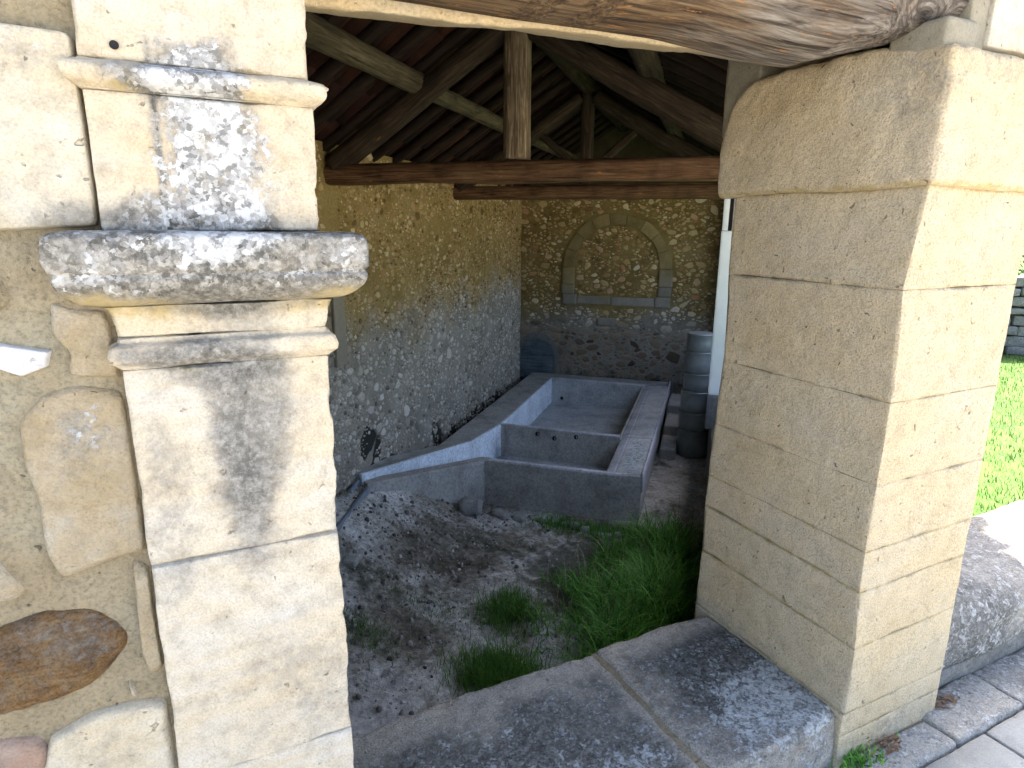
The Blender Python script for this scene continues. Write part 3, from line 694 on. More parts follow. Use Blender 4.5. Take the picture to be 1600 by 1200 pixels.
def log_mat():
    s = NB('knotted_weathered_log', .88)
    # rings around two knots bend the grain
    P = s.co; x = s.n.new('ShaderNodeSeparateXYZ'); s.l.new(P, x.inputs[0])
    def knot(cx_, cz_, ra, rb):
        dx = s.math('DIVIDE', s.math('SUBTRACT', x.outputs[0], cx_), ra); dz = s.math('DIVIDE', s.math('SUBTRACT', x.outputs[2], cz_), rb)
        return s.math('SQRT', s.math('ADD', s.math('MULTIPLY', dx, dx), s.math('MULTIPLY', dz, dz)))
    k1 = knot(.665, .165, .055, .028); k2 = knot(-.25, .075, .045, .026)
    infl = s.math('MAXIMUM', s.math('SUBTRACT', 1, s.band(k1, .3, 2.6)), s.math('SUBTRACT', 1, s.band(k2, .3, 2.4)))
    cb = s.n.new('ShaderNodeCombineXYZ')
    s.l.new(s.math('MULTIPLY', x.outputs[0], .40), cb.inputs[0]); s.l.new(s.math('MULTIPLY', x.outputs[1], 7), cb.inputs[1])
    s.l.new(s.math('ADD', s.math('MULTIPLY', x.outputs[2], 7), s.math('MULTIPLY', infl, .55)), cb.inputs[2])
    g = s.noise(11, 10, .72, cb.outputs[0], .5)
    grey = s.ramp(g, [(.32, (.025, .019, .015)), (.43, (.085, .07, .055)), (.53, (.19, .165, .135)), (.66, (.33, .30, .26))])
    brown = s.ramp(g, [(.32, (.025, .014, .008)), (.43, (.075, .045, .023)), (.53, (.15, .095, .048)), (.66, (.26, .185, .10))])
    sel = s.band(s.math('ADD', s.math('MULTIPLY', x.outputs[0], .42), s.noise(3, 5, .6, s.map((1, 3, 3)))), .42, .75)
    col = s.mix(sel, brown, grey)
    om = s.band(s.noise(16, 7, .7, s.map((.8, 3.2, 3.2), loc=(2, 1, 7)), .3), .60, .66)
    col = s.mix(s.math('MULTIPLY', om, .9), col, (.40, .17, .045))
    crk = s.band(s.noise(6, 3, .5, s.map((.22, 9, 9), loc=(3, 1, 2)), .8), .63, .68)
    col = s.mix(s.math('MULTIPLY', crk, .85), col, (.02, .015, .01))
    core = s.math('SUBTRACT', 1, s.band(k1, .25, .75)); ring = s.band(s.math('SINE', s.math('MULTIPLY', k1, 14.0)), .2, .9)
    ring = s.math('MULTIPLY', ring, s.math('SUBTRACT', 1, s.band(k1, 1.0, 2.2)))
    col = s.mix(s.math('MULTIPLY', ring, .55), col, (.07, .055, .045)); col = s.mix(s.math('MULTIPLY', core, .85), col, (.05, .04, .033))
    h = s.math('SUBTRACT', g, s.math('ADD', s.math('MULTIPLY', crk, .9), s.math('MULTIPLY', ring, .2)))
    return s.done(col, s.bump(h, .014))
part('log', V, Fc, log_mat(), lt)
timber('inner_log', lt, (-1.75, .43, 2.225), (.15, .43, 2.205), .140, .137, M['oldlog'], 5, 3.0, 0, .012, seg=40, step=.025, wid=.95)
def mst_warp(V):
    V = V.copy(); x, y, z = V.T
    low = sst(2.12, 2.02, z)
    V[:, 2] += low * (fbm(np.stack([x * 14, y * 9, z * 0], 1), 4, 5) * .006 + (y - .3) * .24 + np.interp(x, [-1.5, -1.1, -.95, -.3], [-.012, .004, .016, .03]))
    V[:, 1] += fbm(V * 9, 9, 4) * .008
    return V
V, Fc, B = rbox(-1.80, -.385, .29, .575, 1.998, 2.20, (.012, .02, .03), .012, .003, 10, 91, mst_warp)
part('mortar_strip', V, Fc, M['creammortar'], lt, wear=np.zeros((len(V), 3)))
V, Fc, B = rbox(-.012, .106, .004, .15, 2.01, 2.092, .014, .012, .004, 9, 96)
part('mortar_bedding', V, Fc, M['plaster'], lt, wear=np.zeros((len(V), 3)))
V, Fc, B = rbox(.012, .33, .585, .74, 1.90, 2.30, .02, .012, .003, 9, 93)
part('mortar_bedding', V, Fc, M['plaster'], lt, wear=np.zeros((len(V), 3)))
# wall above the lintel and the plaster pier that shows to the right of the log end
def roofz(u): return 2.38 + .63 * u if u < 1.77 else 3.495 - .52 * (u - 1.77)
uw = thing('upper_facade', 'smooth grey-beige plaster wall above the pillar and the log lintel', 'wall', 'F', (-.7, .3, 2.26))
V, Fc, B = rbox(.112, .185, .03, .60, 2.035, 2.40, .02, .006, .003, 8, 94); part('plaster_pier', V, Fc, M['plaster'], uw, wear=wear3(blob(V, (.12, 0, 2.06), (.1, .4, .05), 3) * .25, 0 * V[:, 0], 0 * V[:, 0]))
V, Fc, B = rbox(.1855, .47, .02, .60, 2.05, 2.34, .02, .006, .003, 8, 95); part('pier_block', V, Fc, M['ashlar'], uw, wear=np.zeros((len(V), 3)))
pl_ = []
for t_ in np.linspace(-5.3, .47, 30): pl_.append((t_, roofz(max(-.1, 3.86 + .727 * t_)) - .03))
vv = [(t, .03, 2.302) for t, _ in pl_] + [(t, .03, max(z, 2.31)) for t, z in pl_] + [(t, .5, 2.302) for t, _ in pl_] + [(t, .5, max(z, 2.31)) for t, z in pl_]
n_ = len(pl_); ff = []
for i in range(n_ - 1):
    ff += [(i, i + 1, n_ + i + 1, n_ + i), (2 * n_ + i + 1, 2 * n_ + i, 3 * n_ + i, 3 * n_ + i + 1), (n_ + i, n_ + i + 1, 3 * n_ + i + 1, 3 * n_ + i), (i + 1, i, 2 * n_ + i, 2 * n_ + i + 1)]
ff += [(0, n_, 3 * n_, 2 * n_), (n_ - 1, 3 * n_ - 1, 4 * n_ - 1, 2 * n_ - 1)]
part('wall_face', np.array(vv), ff, M['plaster'], uw, smooth=False)

# ------------------------------------------------------------------ low boundary wall to the right of the pillar
def bw_warp(sd):
    def f(V):
        V = V.copy(); x, y, z = V.T
        V[:, 2] += sst(.2, .34, z) * (fbm(V * 3, sd, 4) * .03 + fbm(V * 14, sd + 1, 4) * .012) 
        V[:, 1] += fbm(V * 3.4, sd + 2, 4) * .03 + fbm(V * 16, sd + 3, 3) * .01
        V[:, 2] -= .045 * sst(.16, -.01, y) * sst(.2, .34, z) + .03 * sst(.4, .55, y) * sst(.2, .34, z)
        return V
    return f
bwl = thing('boundary_wall', 'low rounded grey stone wall running right from the pillar beside the lawn', 'wall', 'F', (2.0, .28, -.3))
for i, (a, b) in enumerate(((.488, 1.30), (1.305, 2.02), (2.03, 2.9), (2.91, 3.8), (3.81, 4.9), (4.91, 6.2))):
    V, Fc, B = rbox(a, b, .035, .50, .06 if i < 3 else .0, .345, .016 if i < 3 else .05, .06, .006, 9, 100 + i, bw_warp(101 + i), .01)
    x, y, z = V.T
    part('coping_stone', V, Fc, M['greywall'], bwl, wear=wear3(.45 * blob(V, (.7, .1, .2), (.5, .4, .25), 4, .9, 6) + .22 + .3 * sst(.2, .06, z), .5 + 0 * x, .12 + 0 * x))
V, Fc, B = rbox(.49, 6.2, .06, .48, -.4, .07, .04, .01, .02, 6, 110); part('wall_base', V, Fc, M['greywall'], bwl, wear=wear3(.5 + 0 * V[:, 0], .1 + 0 * V[:, 0], .3 + 0 * V[:, 0]))
# ------------------------------------------------------------------ ground sheets
def ground_sheet(name, poly, z, mat, frame, label=None, res=None):
    n = len(poly); V = [(p[0], p[1], z) for p in poly]
    return solo(name, np.array(V), [tuple(range(n))], M[mat], frame, (0, 0, 0), kind='structure', smooth=False)
ground_sheet('street', [(-300, -300), (300, -300), (300, .30), (-300, .30)], -.030, 'asphalt', 'F')
ground_sheet('lawn', [(3.95, -3.0), (3.95 + 300 * .727, -3.0 + 300 * .684), (400, 400), (3.95, 400)], -.10, 'lawn', 'Q')
ground_sheet('earth', [(-300, 6.6), (3.94, 6.6), (3.94, 400), (-300, 400)], -.10, 'earth', 'Q')
ground_sheet('earth', [(-300, -60), (-.35, -6.7), (-.35, 6.59), (-300, 6.59)], -.11, 'earth', 'Q')
# paving by the pillar foot: a row of rough kerb blocks, then smooth flags
pv = thing('pavement', None, None, 'F', (1.4, -.4, -.03)); pv['kind'] = 'structure'
def tilt(a, b): return lambda V: V
kx = .02
ks = 0
while kx < 4.5:
    w_ = random.uniform(.30, .5) if kx > .3 else .40
    y1 = -.004 if kx + w_ < .49 else .06
    V, Fc, B = rbox(kx, kx + w_ - .004, -.118, y1, -.06, .006 + random.uniform(-.004, .006), .016 if kx < 2 else .05, .012, .004, 14, 120 + ks, None, .015)
    part('kerb_block', V, Fc, M['kerb'], pv, wear=wear3(.3 + .3 * sst(-.03, .03, V[:, 1]), .45 + 0 * V[:, 0], .25 * sst(-.04, .02, V[:, 1]))); kx += w_; ks += 1
for row in range(4):
    fx = -3.2 + random.uniform(0, .3)
    while fx < 4.5:
        w_ = random.uniform(.36, .62); y1 = -.124 - row * .36
        near = .3 < fx < 1.7 and row < 2
        V, Fc, B = rbox(fx, fx + w_ - .008, y1 - .352, y1, -.05, -.008 + random.uniform(-.002, .002), .02 if near else .09, .007, .002, 12, 140 + ks, None, .006)
        part('flagstone', V, Fc, M['flag'], pv, wear=wear3(.12 + 0 * V[:, 0], .1 + 0 * V[:, 0], 0 * V[:, 0])); fx += w_; ks += 1

# ------------------------------------------------------------------ hall floor
def gz(u, v):
    u = np.asarray(u, float); v = np.asarray(v, float)
    z = -1.60 + 0 * u
    left = np.exp(-((u - 0) / .75) ** 2) * sst(2.2, .2, v)
    z = z + .62 * left + .10 * np.exp(-((u - .7) / .9) ** 2) * sst(1.6, -.5, v)
    z = z + .05 * np.exp(-((u - 2.2) / .9) ** 2 - ((v + .4) / 1.0) ** 2)
    P = np.stack([u, v, 0 * u], 1)
    amp = sst(6, 1.2, v) * .8 + .2
    inb = sst(.2, .35, u) * sst(2.85, 2.7, u) * sst(1.35, 1.5, v)
    z = z + amp * (fbm(P * 1.4, 201, 4) * .07 + fbm(P * 7, 202, 4) * .040 + fbm(P * 21, 204, 4) * .022) * (1 - inb)
    return np.where(v > 1.5, np.minimum(z, -1.57 + .3 * np.exp(-(u / .2) ** 2)), z)
us = np.arange(-.1, 4.35, .035); vs = np.concatenate([np.arange(-7.0, -3.6, .12), np.arange(-3.6, 1.8, .028), np.arange(1.8, 6.4, .07)])
U_, V_ = np.meshgrid(us, vs, indexing='ij'); P = np.stack([U_.ravel(), V_.ravel(), gz(U_.ravel(), V_.ravel())], 1)
nu, nv = len(us), len(vs); a, b = np.meshgrid(np.arange(nu - 1), np.arange(nv - 1), indexing='ij'); a = a.ravel(); b = b.ravel()
Fc = np.stack([a * nv + b, (a + 1) * nv + b, (a + 1) * nv + b + 1, a * nv + b + 1], 1)
u, v = P[:, 0], P[:, 1]
dk = np.exp(-((u - 2.55) / .75) ** 2 - ((v - .1) / 1.1) ** 2) * .85 + np.exp(-((u - 1.3) / .5) ** 2 - ((v - .3) / .5) ** 2) * .45 + np.exp(-((u - .7) / .7) ** 2 - ((v + 1.0) / .35) ** 2) * .5
pal = np.exp(-((u - 2.45) / .28) ** 2 - ((v + 1.15) / .5) ** 2) * .75 + np.exp(-((u - 1.55) / .5) ** 2 - ((v + 2.1) / .6) ** 2) * .5 + np.exp(-((u - .9) / .4) ** 2 - ((v - .7) / .35) ** 2) * .45 + np.exp(-((u - 1.9) / .5) ** 2 - ((v + .55) / .3) ** 2) * .45 + (v > 1.4) * (u > 2.7) * .45
hf = solo('hall_floor', P, Fc, M['soil'], 'Q', (0, 0, 0), kind='structure', wear=wear3(dk, pal, 0 * u))

# ------------------------------------------------------------------ hall walls of cobbles in mortar
def stone_variant(k, nseg=9, rings=2):
    r_ = random.Random(k); nseg = r_.choice((6, 7, 8, 9)); ang = sorted(2 * math.pi * (i + r_.uniform(-.38, .38)) / nseg for i in range(nseg))
    rad = [r_.uniform(.68, 1.12) for _ in ang]
    pw = r_.uniform(.6, 1.0)
    V = []; Fc = []
    for ring, (s_, h_) in enumerate(((1.0, -.35), (.93, .34), (.66, .80))):
        for a_, q in zip(ang, rad):
            c_, s2 = math.cos(a_), math.sin(a_); k_ = (abs(c_) ** 3 + abs(s2) ** 3) ** (-1 / 3)
            V.append((c_ * q * s_ * k_ * .5, -(h_ + r_.uniform(-.13, .13)) * .5, s2 * q * s_ * k_ * .5))
    V.append((0, -.5 * r_.uniform(.75, 1.05), 0))
    n = nseg
    for t in range(2):
        for i in range(n):
            j = (i + 1) % n; Fc.append((t * n + i, t * n + j, (t + 1) * n + j, (t + 1) * n + i))
    for i in range(n): Fc.append((2 * n + i, 2 * n + (i + 1) % n, 3 * n))
    return np.array(V), Fc
SV = [stone_variant(k) for k in range(24)]
SM = [make_mesh('stone', v, f, M['hall_stone'], True) for v, f in SV]
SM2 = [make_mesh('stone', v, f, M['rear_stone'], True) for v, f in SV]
camq = (3.37, -5.24, 1.6)
def lay_stones(root, place, rows, keep, cap=300, name='stone', depthf=None, prefer=None, meshes=None, mat=None):
    meshes = meshes or SM
    """rows: list of (a, z, w, h). place(a,z,w,h,dep,rot)->Matrix relative to root; nearest stones become parts"""
    items = []
    for (a_, z_, w_, h_) in rows:
        if not keep(a_, z_, w_, h_): continue
        k = random.randrange(len(SV)); dep = random.uniform(.014, .034); rot = random.uniform(-.5, .5)
        Mx, pos = place(a_, z_, w_, h_, dep, rot)
        dist = math.dist(pos, camq)
        vis = prefer(a_, z_) if prefer else 1
        items.append((vis * w_ * h_ / dist ** 2, k, Mx))
    items.sort(key=lambda t: -t[0])
    for s_, k, Mx in items[:cap]: inst(name, meshes[k], root, Mx)
    rest = []
    for s_, k, Mx in items[cap:]:
        A = np.array(Mx); v = SV[k][0] @ A[:3, :3].T + A[:3, 3]; rest.append((v, SV[k][1]))
    if rest:
        V, Fc = merge(rest); me = make_mesh('small_stones', V, Fc, mat or M['hall_stone'])
        o = inst('small_stones', me, root, Matrix.Identity(4)); o['kind'] = 'stuff'
    return len(items)
def rubble_rows(a0, a1, z0, z1, hmin, hmax, wmin, wmax, fill):
    out = []; z = z0
    while z < z1:
        h = random.uniform(hmin, hmax); a_ = a0 + random.uniform(0, wmin)
        while a_ < a1:
            w_ = random.uniform(wmin, wmax) * random.choice((.7, 1, 1, 1.25))
            if random.random() < fill:
                hh = h * random.uniform(.6, 1.02); out.append((a_ + w_ / 2, z + h / 2 + random.uniform(-.25, .25) * (h - hh + .012), w_ * random.uniform(.78, .97), hh))
            a_ += w_
        z += h * .96
    return out
def dart_rows(a0, a1, z0, z1, sizef, fill, seed=1, asp=(.55, 1.0)):
    """stones of mixed size dropped where they fit: no courses"""
    r_ = random.Random(seed); cell = .12; grid = {}; out = []
    area = (a1 - a0) * (z1 - z0)
    for ph, (k, tries) in enumerate(((1.9, 5), (1.4, 14), (1.0, 60), (.7, 110), (.48, 160))):
        for _ in range(int(area * tries * 4 * fill)):
            a_ = r_.uniform(a0, a1); z = r_.uniform(z0, z1); w = sizef(a_, z) * k * r_.uniform(.75, 1.35); h = w * r_.uniform(*asp)
            gx, gy = int(a_ / cell), int(z / cell); ok = True
            for i in range(gx - 2, gx + 3):
                for j in range(gy - 2, gy + 3):
                    for (b, y, w2, h2) in grid.get((i, j), ()):
                        if ((a_ - b) / ((w + w2) * .5)) ** 2 + ((z - y) / ((h + h2) * .5)) ** 2 < .92: ok = False; break
                    if not ok: break
                if not ok: break
            if ok: grid.setdefault((gx, gy), []).append((a_, z, w, h)); out.append((a_, z, w, h))
    return out
# side wall, u = 0, facing +u
sw = thing('side_wall', 'long cobble and mortar wall, ochre above and grey below, left of the wash basin', 'wall', 'Q', (0, 1.0, -1.7))
def sw_wear(P):
    x, y, z = P.T
    return wear3(blob(P, (0, .42, -.62), (.5, .17, .22), 4, .9, 9) * 1.0 + blob(P, (0, .62, -.82), (.5, .10, .25), 14, .6, 9) * 1.0 + blob(P, (0, .6, -.98), (.5, .5, .09), 5, .7, 8) * .9 + blob(P, (0, 2.2, -1.05), (.5, .22, .2), 6, .6, 6) * .8 + blob(P, (0, 4.2, -1.25), (.5, 2.6, .22), 7, .5, 4) * .65, 0 * x, 0 * x)
V, Fc, B = rbox(-.45, 0, -6.9, 6.55, -1.75, 2.34, (.2, .05, .05), .01, .006, 5, 301); V[:, 0] += fbm(V * 3, 31, 4) * .014 * (V[:, 0] > -.1)
part('mortar_bed', V, Fc, M['hall_mortar'], sw, wear=sw_wear(V))
rows = dart_rows(-1.2, 6.10, -1.4, 2.30, lambda a_, z: (.058 if z < .55 else .050) + .012 * math.sin(a_ * 3 + z * 5), 1.5, 3, (.5, .95))
def place_side(a_, z_, w_, h_, dep, rot):
    # local -y (outward of the variant) -> +u
    Mx = Matrix.Translation(Vector((.0, a_, z_)) - OFF[sw.name]) @ Matrix.Rotation(R(90), 4, 'Z') @ Matrix.Rotation(rot, 4, 'Y') @ Matrix.Diagonal((w_, dep, h_, 1))
    return Mx, (0, a_, z_)
def keep_side(a_, z_, w_, h_):
    P = np.array([[0, a_, z_]])
    if blob(P, (0, .50, -.72), (.5, .18, .30))[0] > .6: return False
    if z_ < -1.0 and random.random() < .3: return False
    if abs(a_ + .01) < .12 and z_ > .55: return False
    d = fbm(P * 1.3, 77, 3)[0]
    return random.random() < .86 + d * .5
print('side stones', lay_stones(sw, place_side, rows, keep_side, prefer=lambda a_, z_: 1 if a_ > .0 and z_ > -1.1 and z_ < 2.0 else .01))
V, Fc, B = rbox(.0, .035, -.10, .08, .30, 1.12, .03, .008, .004, 9, 303); part('quoin_strip', V, Fc, M['plaster'], sw, wear=np.zeros((len(V), 3)))

# rear wall, v = 6.15, facing -v, with blind arch and little door
VB = 6.15
rwl = thing('rear_wall', 'rubble stone end wall with a blocked round arch in its middle', 'wall', 'Q', (1.77, VB + .2, -1.7))
V, Fc, B = rbox(-.01, 4.35, VB, VB + .4, -1.75, 2.36, (.05, .2, .05), .01, .006, 5, 311); V[:, 1] += fbm(V * 3, 33, 4) * .014 * (V[:, 1] < VB + .1)
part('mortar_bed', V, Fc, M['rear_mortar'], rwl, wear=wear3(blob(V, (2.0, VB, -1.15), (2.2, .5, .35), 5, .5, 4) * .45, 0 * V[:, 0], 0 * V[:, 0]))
g_ = [(0, 2.362), (4.2, 2.362), (1.77, 3.42)]
V = np.array([(x, VB, z) for x, z in g_] + [(x, VB + .35, z) for x, z in g_]); part('gable', V, [(0, 1, 2), (5, 4, 3), (1, 0, 3, 4), (2, 1, 4, 5), (0, 2, 5, 3)], M['gable_shade'], rwl, smooth=False, wear=np.zeros((6, 3)))
AC, AZ, RI, RO = 1.755, .94, .745, .965
def in_ring(x, z, a_, b_):
    if z > AZ: r_ = math.hypot(x - AC, (z - AZ)); return a_ < r_ < b_
    return a_ < abs(x - AC) < b_ and z > .30
rows = dart_rows(.0, 4.0, -1.3, 2.32, lambda a_, z: (.080 if z > .05 else .12), 1.8, 4, (.42, .75))
def place_rear(a_, z_, w_, h_, dep, rot):
    rec = .0
    Mx = Matrix.Translation(Vector((a_, VB + .004, z_)) - OFF[rwl.name]) @ Matrix.Rotation(rot, 4, 'Y') @ Matrix.Diagonal((w_, dep * 1.1, h_, 1))
    return Mx, (a_, VB, z_)
def keep_rear(a_, z_, w_, h_):
    if in_ring(a_, z_, RI - .03, RO + .03): return False
    if abs(a_ - AC) < RO + .02 and .22 < z_ < .46: return False
    if a_ < .74 and z_ < -.26 and math.hypot(a_ - .33, max(0, z_ + .72)) < .43: return False
    if abs(a_ - 1.6) < .17 and abs(z_ + .02) < .075: return False
    return a_ > .02
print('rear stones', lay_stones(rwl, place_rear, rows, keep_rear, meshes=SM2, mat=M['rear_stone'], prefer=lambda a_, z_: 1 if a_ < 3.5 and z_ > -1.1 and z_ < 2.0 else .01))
def ring_block(a0, a1, r0, r1, cx_, cz_, y0, y1, n=4):
    V = []; g = .006
    for yy in (y0, y1):
        for rr in (r0, r1):
            for i in range(n + 1):
                a_ = a0 + g / r1 + (a1 - a0 - 2 * g / r1) * i / n; V.append((cx_ + rr * math.cos(a_), yy, cz_ + rr * math.sin(a_)))
    k = n + 1; Fc = []
    for i in range(n):
        Fc += [(i, k + i, k + i + 1, i + 1), (2 * k + i, 2 * k + i + 1, 3 * k + i + 1, 3 * k + i), (i, i + 1, 2 * k + i + 1, 2 * k + i), (k + i, 3 * k + i, 3 * k + i + 1, k + i + 1)]
    Fc += [(0, 2 * k, 3 * k, k), (n, k + n, 3 * k + n, 2 * k + n)]
    return np.array(V), [f[::-1] for f in Fc]
nb = 9
for i in range(nb):
    a0, a1 = math.pi * i / nb, math.pi * (i + 1) / nb
    V, Fc = ring_block(a0, a1, RI + random.uniform(0, .015), RO - random.uniform(0, .05), AC, AZ, VB - .020 - random.uniform(0, .008), VB + .05)
    bevel(part('arch_stone', V, Fc, M['arch'], rwl, smooth=False), .008)
for sgn in (-1, 1):
    z = .46
    for h in (.17, .30):
        x0_, x1_ = sorted((AC + sgn * RI, AC + sgn * (RO + random.uniform(-.02, .02))))
        V, Fc, B = rbox(x0_, x1_, VB - .03, VB + .05, z + .004, z + h - .004, .05, .01, .003, 10, 320 + int(z * 10)); part('jamb_stone', V, Fc, M['arch'], rwl, wear=None); z += h + .003
    V, Fc, B = rbox(AC + sgn * RI - (.11 if sgn < 0 else .05) * 1.0 + (0 if sgn > 0 else -.1), AC + sgn * RI + (.22 if sgn > 0 else .05), VB - .03, VB + .05, .275, .455, .05, .01, .003, 10, 330); part('jamb_stone', V, Fc, M['arch'], rwl)
V, Fc, B = rbox(AC - RI + .055, AC - .08, VB - .022, VB + .05, .29, .435, .05, .01, .003, 10, 331); part('arch_sill', V, Fc, M['arch'], rwl)
V, Fc, B = rbox(AC - .075, AC + RI - .055, VB - .022, VB + .05, .28, .43, .05, .01, .003, 10, 332); part('arch_sill', V, Fc, M['arch'], rwl)
V, Fc, B = rbox(1.45, 1.76, VB - .03, VB + .05, -.09, .05, .05, .012, .004, 10, 333); part('dressed_block', V, Fc, M['arch'], rwl)
# door surround and door
for i in range(6):
    V, Fc = ring_block(math.pi * i / 6, math.pi * (i + 1) / 6, .325, .43, .335, -.72, VB - .016, VB + .05, 2); bevel(part('door_arch_stone', V, Fc, M['greywall'], rwl, smooth=False, wear=np.ones((len(V), 3)) * np.array([.75, .1, 0])), .006)
V, Fc, B = rbox(.655, .75, VB - .016, VB + .05, -1.3, -.73, .08, .01, .003, 8, 341); part('door_jamb', V, Fc, M['greywall'], rwl, wear=np.ones((len(V), 3)) * np.array([.75, .1, 0]))
dr = part('door', *prism([(.0, 0), (.001, 0), (.001, .001)], 0, .001), M['door'], rwl) if False else None
for i in range(6):   # horizontal boards of the arched shutter
    z0 = -1.32 + i * .155; z1 = z0 + .148; xs = []
    zz_ = np.linspace(z0, min(z1, -.402), 5)
    L_ = []; R_ = []
    for z in zz_:
        hw = .315 if z < -.72 else math.sqrt(max(.0, .315 ** 2 - (z + .72) ** 2)) + .004
        L_.append((.335 - hw, z)); R_.append((.335 + hw, z))
    poly = L_[::-1] + R_; n = len(poly)
    V = [(x, VB - .030 - .004 * (i % 2), z) for x, z in poly] + [(x, VB - .004, z) for x, z in poly]
    Fc = [tuple(range(n)), tuple(range(2 * n - 1, n - 1, -1))] + [(i2, n + i2, n + (i2 + 1) % n, (i2 + 1) % n) for i2 in range(n)]
    if i == 0:
        dr = part('door', np.array(V), Fc, M['door'], rwl, smooth=False, label='dark blue-grey arched board door in the corner')
    else:
        part('plank', np.array(V), Fc, M['door'], dr, smooth=False)

# ------------------------------------------------------------------ open right side: low parapet and posts
pr = thing('parapet', 'low dark masonry parapet along the open right side behind the stone pillar', 'wall', 'Q', (3.66, 1.5, -1.7))
V, Fc, B = rbox(3.50, 3.86, -2.55, 6.14, -1.75, -.56, .06, .02, .01, 5, 351); part('parapet_wall', V, Fc, M['greywall'], pr, wear=wear3(.75 + 0 * V[:, 0], .1 + 0 * V[:, 0], .2 + 0 * V[:, 0]))
wp = thing('white_post', 'slim white masonry post seen just left of the stone pillar', 'post', 'Q', (3.6, 2.1, -.56))
V, Fc, B = rbox(3.432, 3.74, 2.0, 2.25, -.20, 1.592, .03, .006, .003, 7, 361); part('shaft', V, Fc, M['white'], wp)
V, Fc, B = rbox(3.428, 3.80, 1.99, 2.28, -.60, -.201, .03, .008, .004, 7, 360); part('plinth', V, Fc, M['greywall'], wp, wear=wear3(.6 + 0 * V[:, 0], 0 * V[:, 0], 0 * V[:, 0]))
V, Fc, B = rbox(3.437, 3.498, 2.015, 2.2, 1.596, 1.93, .03, .005, .003, 7, 362); part('neck', V, Fc, M['white'], wp)
V, Fc, B = rbox(3.500, 3.535, 2.01, 2.2, 1.5975, 1.99, .03, .004, .002, 7, 363); part('dark_batten', V, Fc, M['chevron'], wp)
V, Fc, B = rbox(3.537, 3.74, 2.01, 2.2, 1.596, 2.3, .03, .005, .002, 7, 364); part('capital_block', V, Fc, M['white'], wp)
wpl = thing('timber_wall_plate', 'dark round wall plate beam carried by the post on the right side of the hall', 'beam', 'Q', (3.66, 1.5, 2.3))
timber('beam', wpl, (3.72, -2.3, 2.45), (3.72, 6.2, 2.45), .11, .11, M['chevron'], 9, 2.4)
rp = thing('rear_pillar', 'squat masonry pillar at the rear right corner of the hall', 'pillar', 'Q', (3.7, 5.8, -.56))
V, Fc, B = rbox(3.52, 3.86, 5.7, 6.14, -.558, 2.36, .06, .02, .006, 6, 371); part('shaft', V, Fc, M['plaster'], rp, wear=np.zeros((len(V), 3)))

# ------------------------------------------------------------------ wash basin
bn = thing('wash_basin', 'long concrete wash basin in two compartments with inflow channel at its near left corner', 'basin', 'Q', (1.5, 3.7, -1.6))
RZ = -1.05
def bpoly(name, poly, z0, z1, mat, bw=.012, label=None, kind=None):
    V, Fc = prism(poly, z0, z1); o = part(name, V, Fc, M[mat], bn, smooth=False, label=label); bevel(o, bw, 2); return o
bpoly('left_rim', [(.25, 1.72), (.56, 1.96), (.695, 2.80), (.700, 5.82), (.25, 6.14)], -1.60, RZ, 'conc_brown')
bpoly('rear_rim', [(.252, 6.145), (.702, 5.825), (2.40, 5.80), (2.79, 6.14)], -1.60, RZ + .0, 'conc_brown')
# worn pale arris around the two tanks, and cement linings, the pale blue ones with skylight painted in
bpoly('rim_edge', [(.702, 5.765), (2.398, 5.75), (2.398, 5.797), (.702, 5.817)], -1.30, RZ + .006, 'rimline', .006)
bpoly('lining', [(.703, 2.84), (.733, 2.84), (.733, 5.76), (.703, 5.76)], -1.52, RZ + .002, 'conc_skylit', .005, 'cement lining of the left side, coloured pale blue as if skylit')
bpoly('lining', [(.733, 5.722), (2.386, 5.710), (2.386, 5.748), (.733, 5.760)], -1.52, RZ - .004, 'conc_grey', .005)
bpoly('lining', [(2.36, 2.84), (2.386, 2.84), (2.386, 5.71), (2.36, 5.71)], -1.52, RZ - .035, 'conc_brown', .005)
bpoly('lining', [(.578, 2.0), (.605, 1.99), (.730, 2.775), (.700, 2.79)], -1.52, RZ + .002, 'conc_skylit', .005, 'cement lining of the near left bend, coloured pale blue as if skylit')
# divider with its three holes, their inner shade painted near-black
dv = bpoly('divider', [(.70, 2.775), (2.40, 2.735), (2.40, 2.83), (.733, 2.838)], -1.52, RZ + .003, 'conc_brown', .01)
bpoly('rim_edge', [(.735, 2.792), (2.38, 2.75), (2.38, 2.815), (.735, 2.825)], RZ - .02, RZ + .010, 'rimline', .006)
def pipe_hole(c, r=.026, v_off=-.004):
    a = np.linspace(0, 2 * np.pi, 16, endpoint=False); V = []; n = 16
    for rr, yy in ((r * 1.15, .006), (r * 1.15, -.006), (r * .9, -.008), (r * .85, .004)):
        for q in a: V.append((c[0] + rr * math.cos(q), c[1] + yy, c[2] + rr * math.sin(q)))
    Fc = []
    for t in range(3):
        for i in range(n): Fc.append((t * n + i, t * n + (i + 1) % n, (t + 1) * n + (i + 1) % n, (t + 1) * n + i))
    Fc.append(tuple(range(3 * n, 4 * n)))
    return np.array(V), Fc
for x, z in ((1.26, -1.124), (1.50, -1.163), (1.80, -1.113)):
    V, Fc = pipe_hole((x, 2.775 - .0235 * (x - .7) - .004, z)); part('drain_hole', V, Fc, M['hole_shade'], dv)
V, Fc = pipe_hole((.93, 5.712, -1.40)); part('drain_hole', V, Fc, M['hole_shade'], bn)
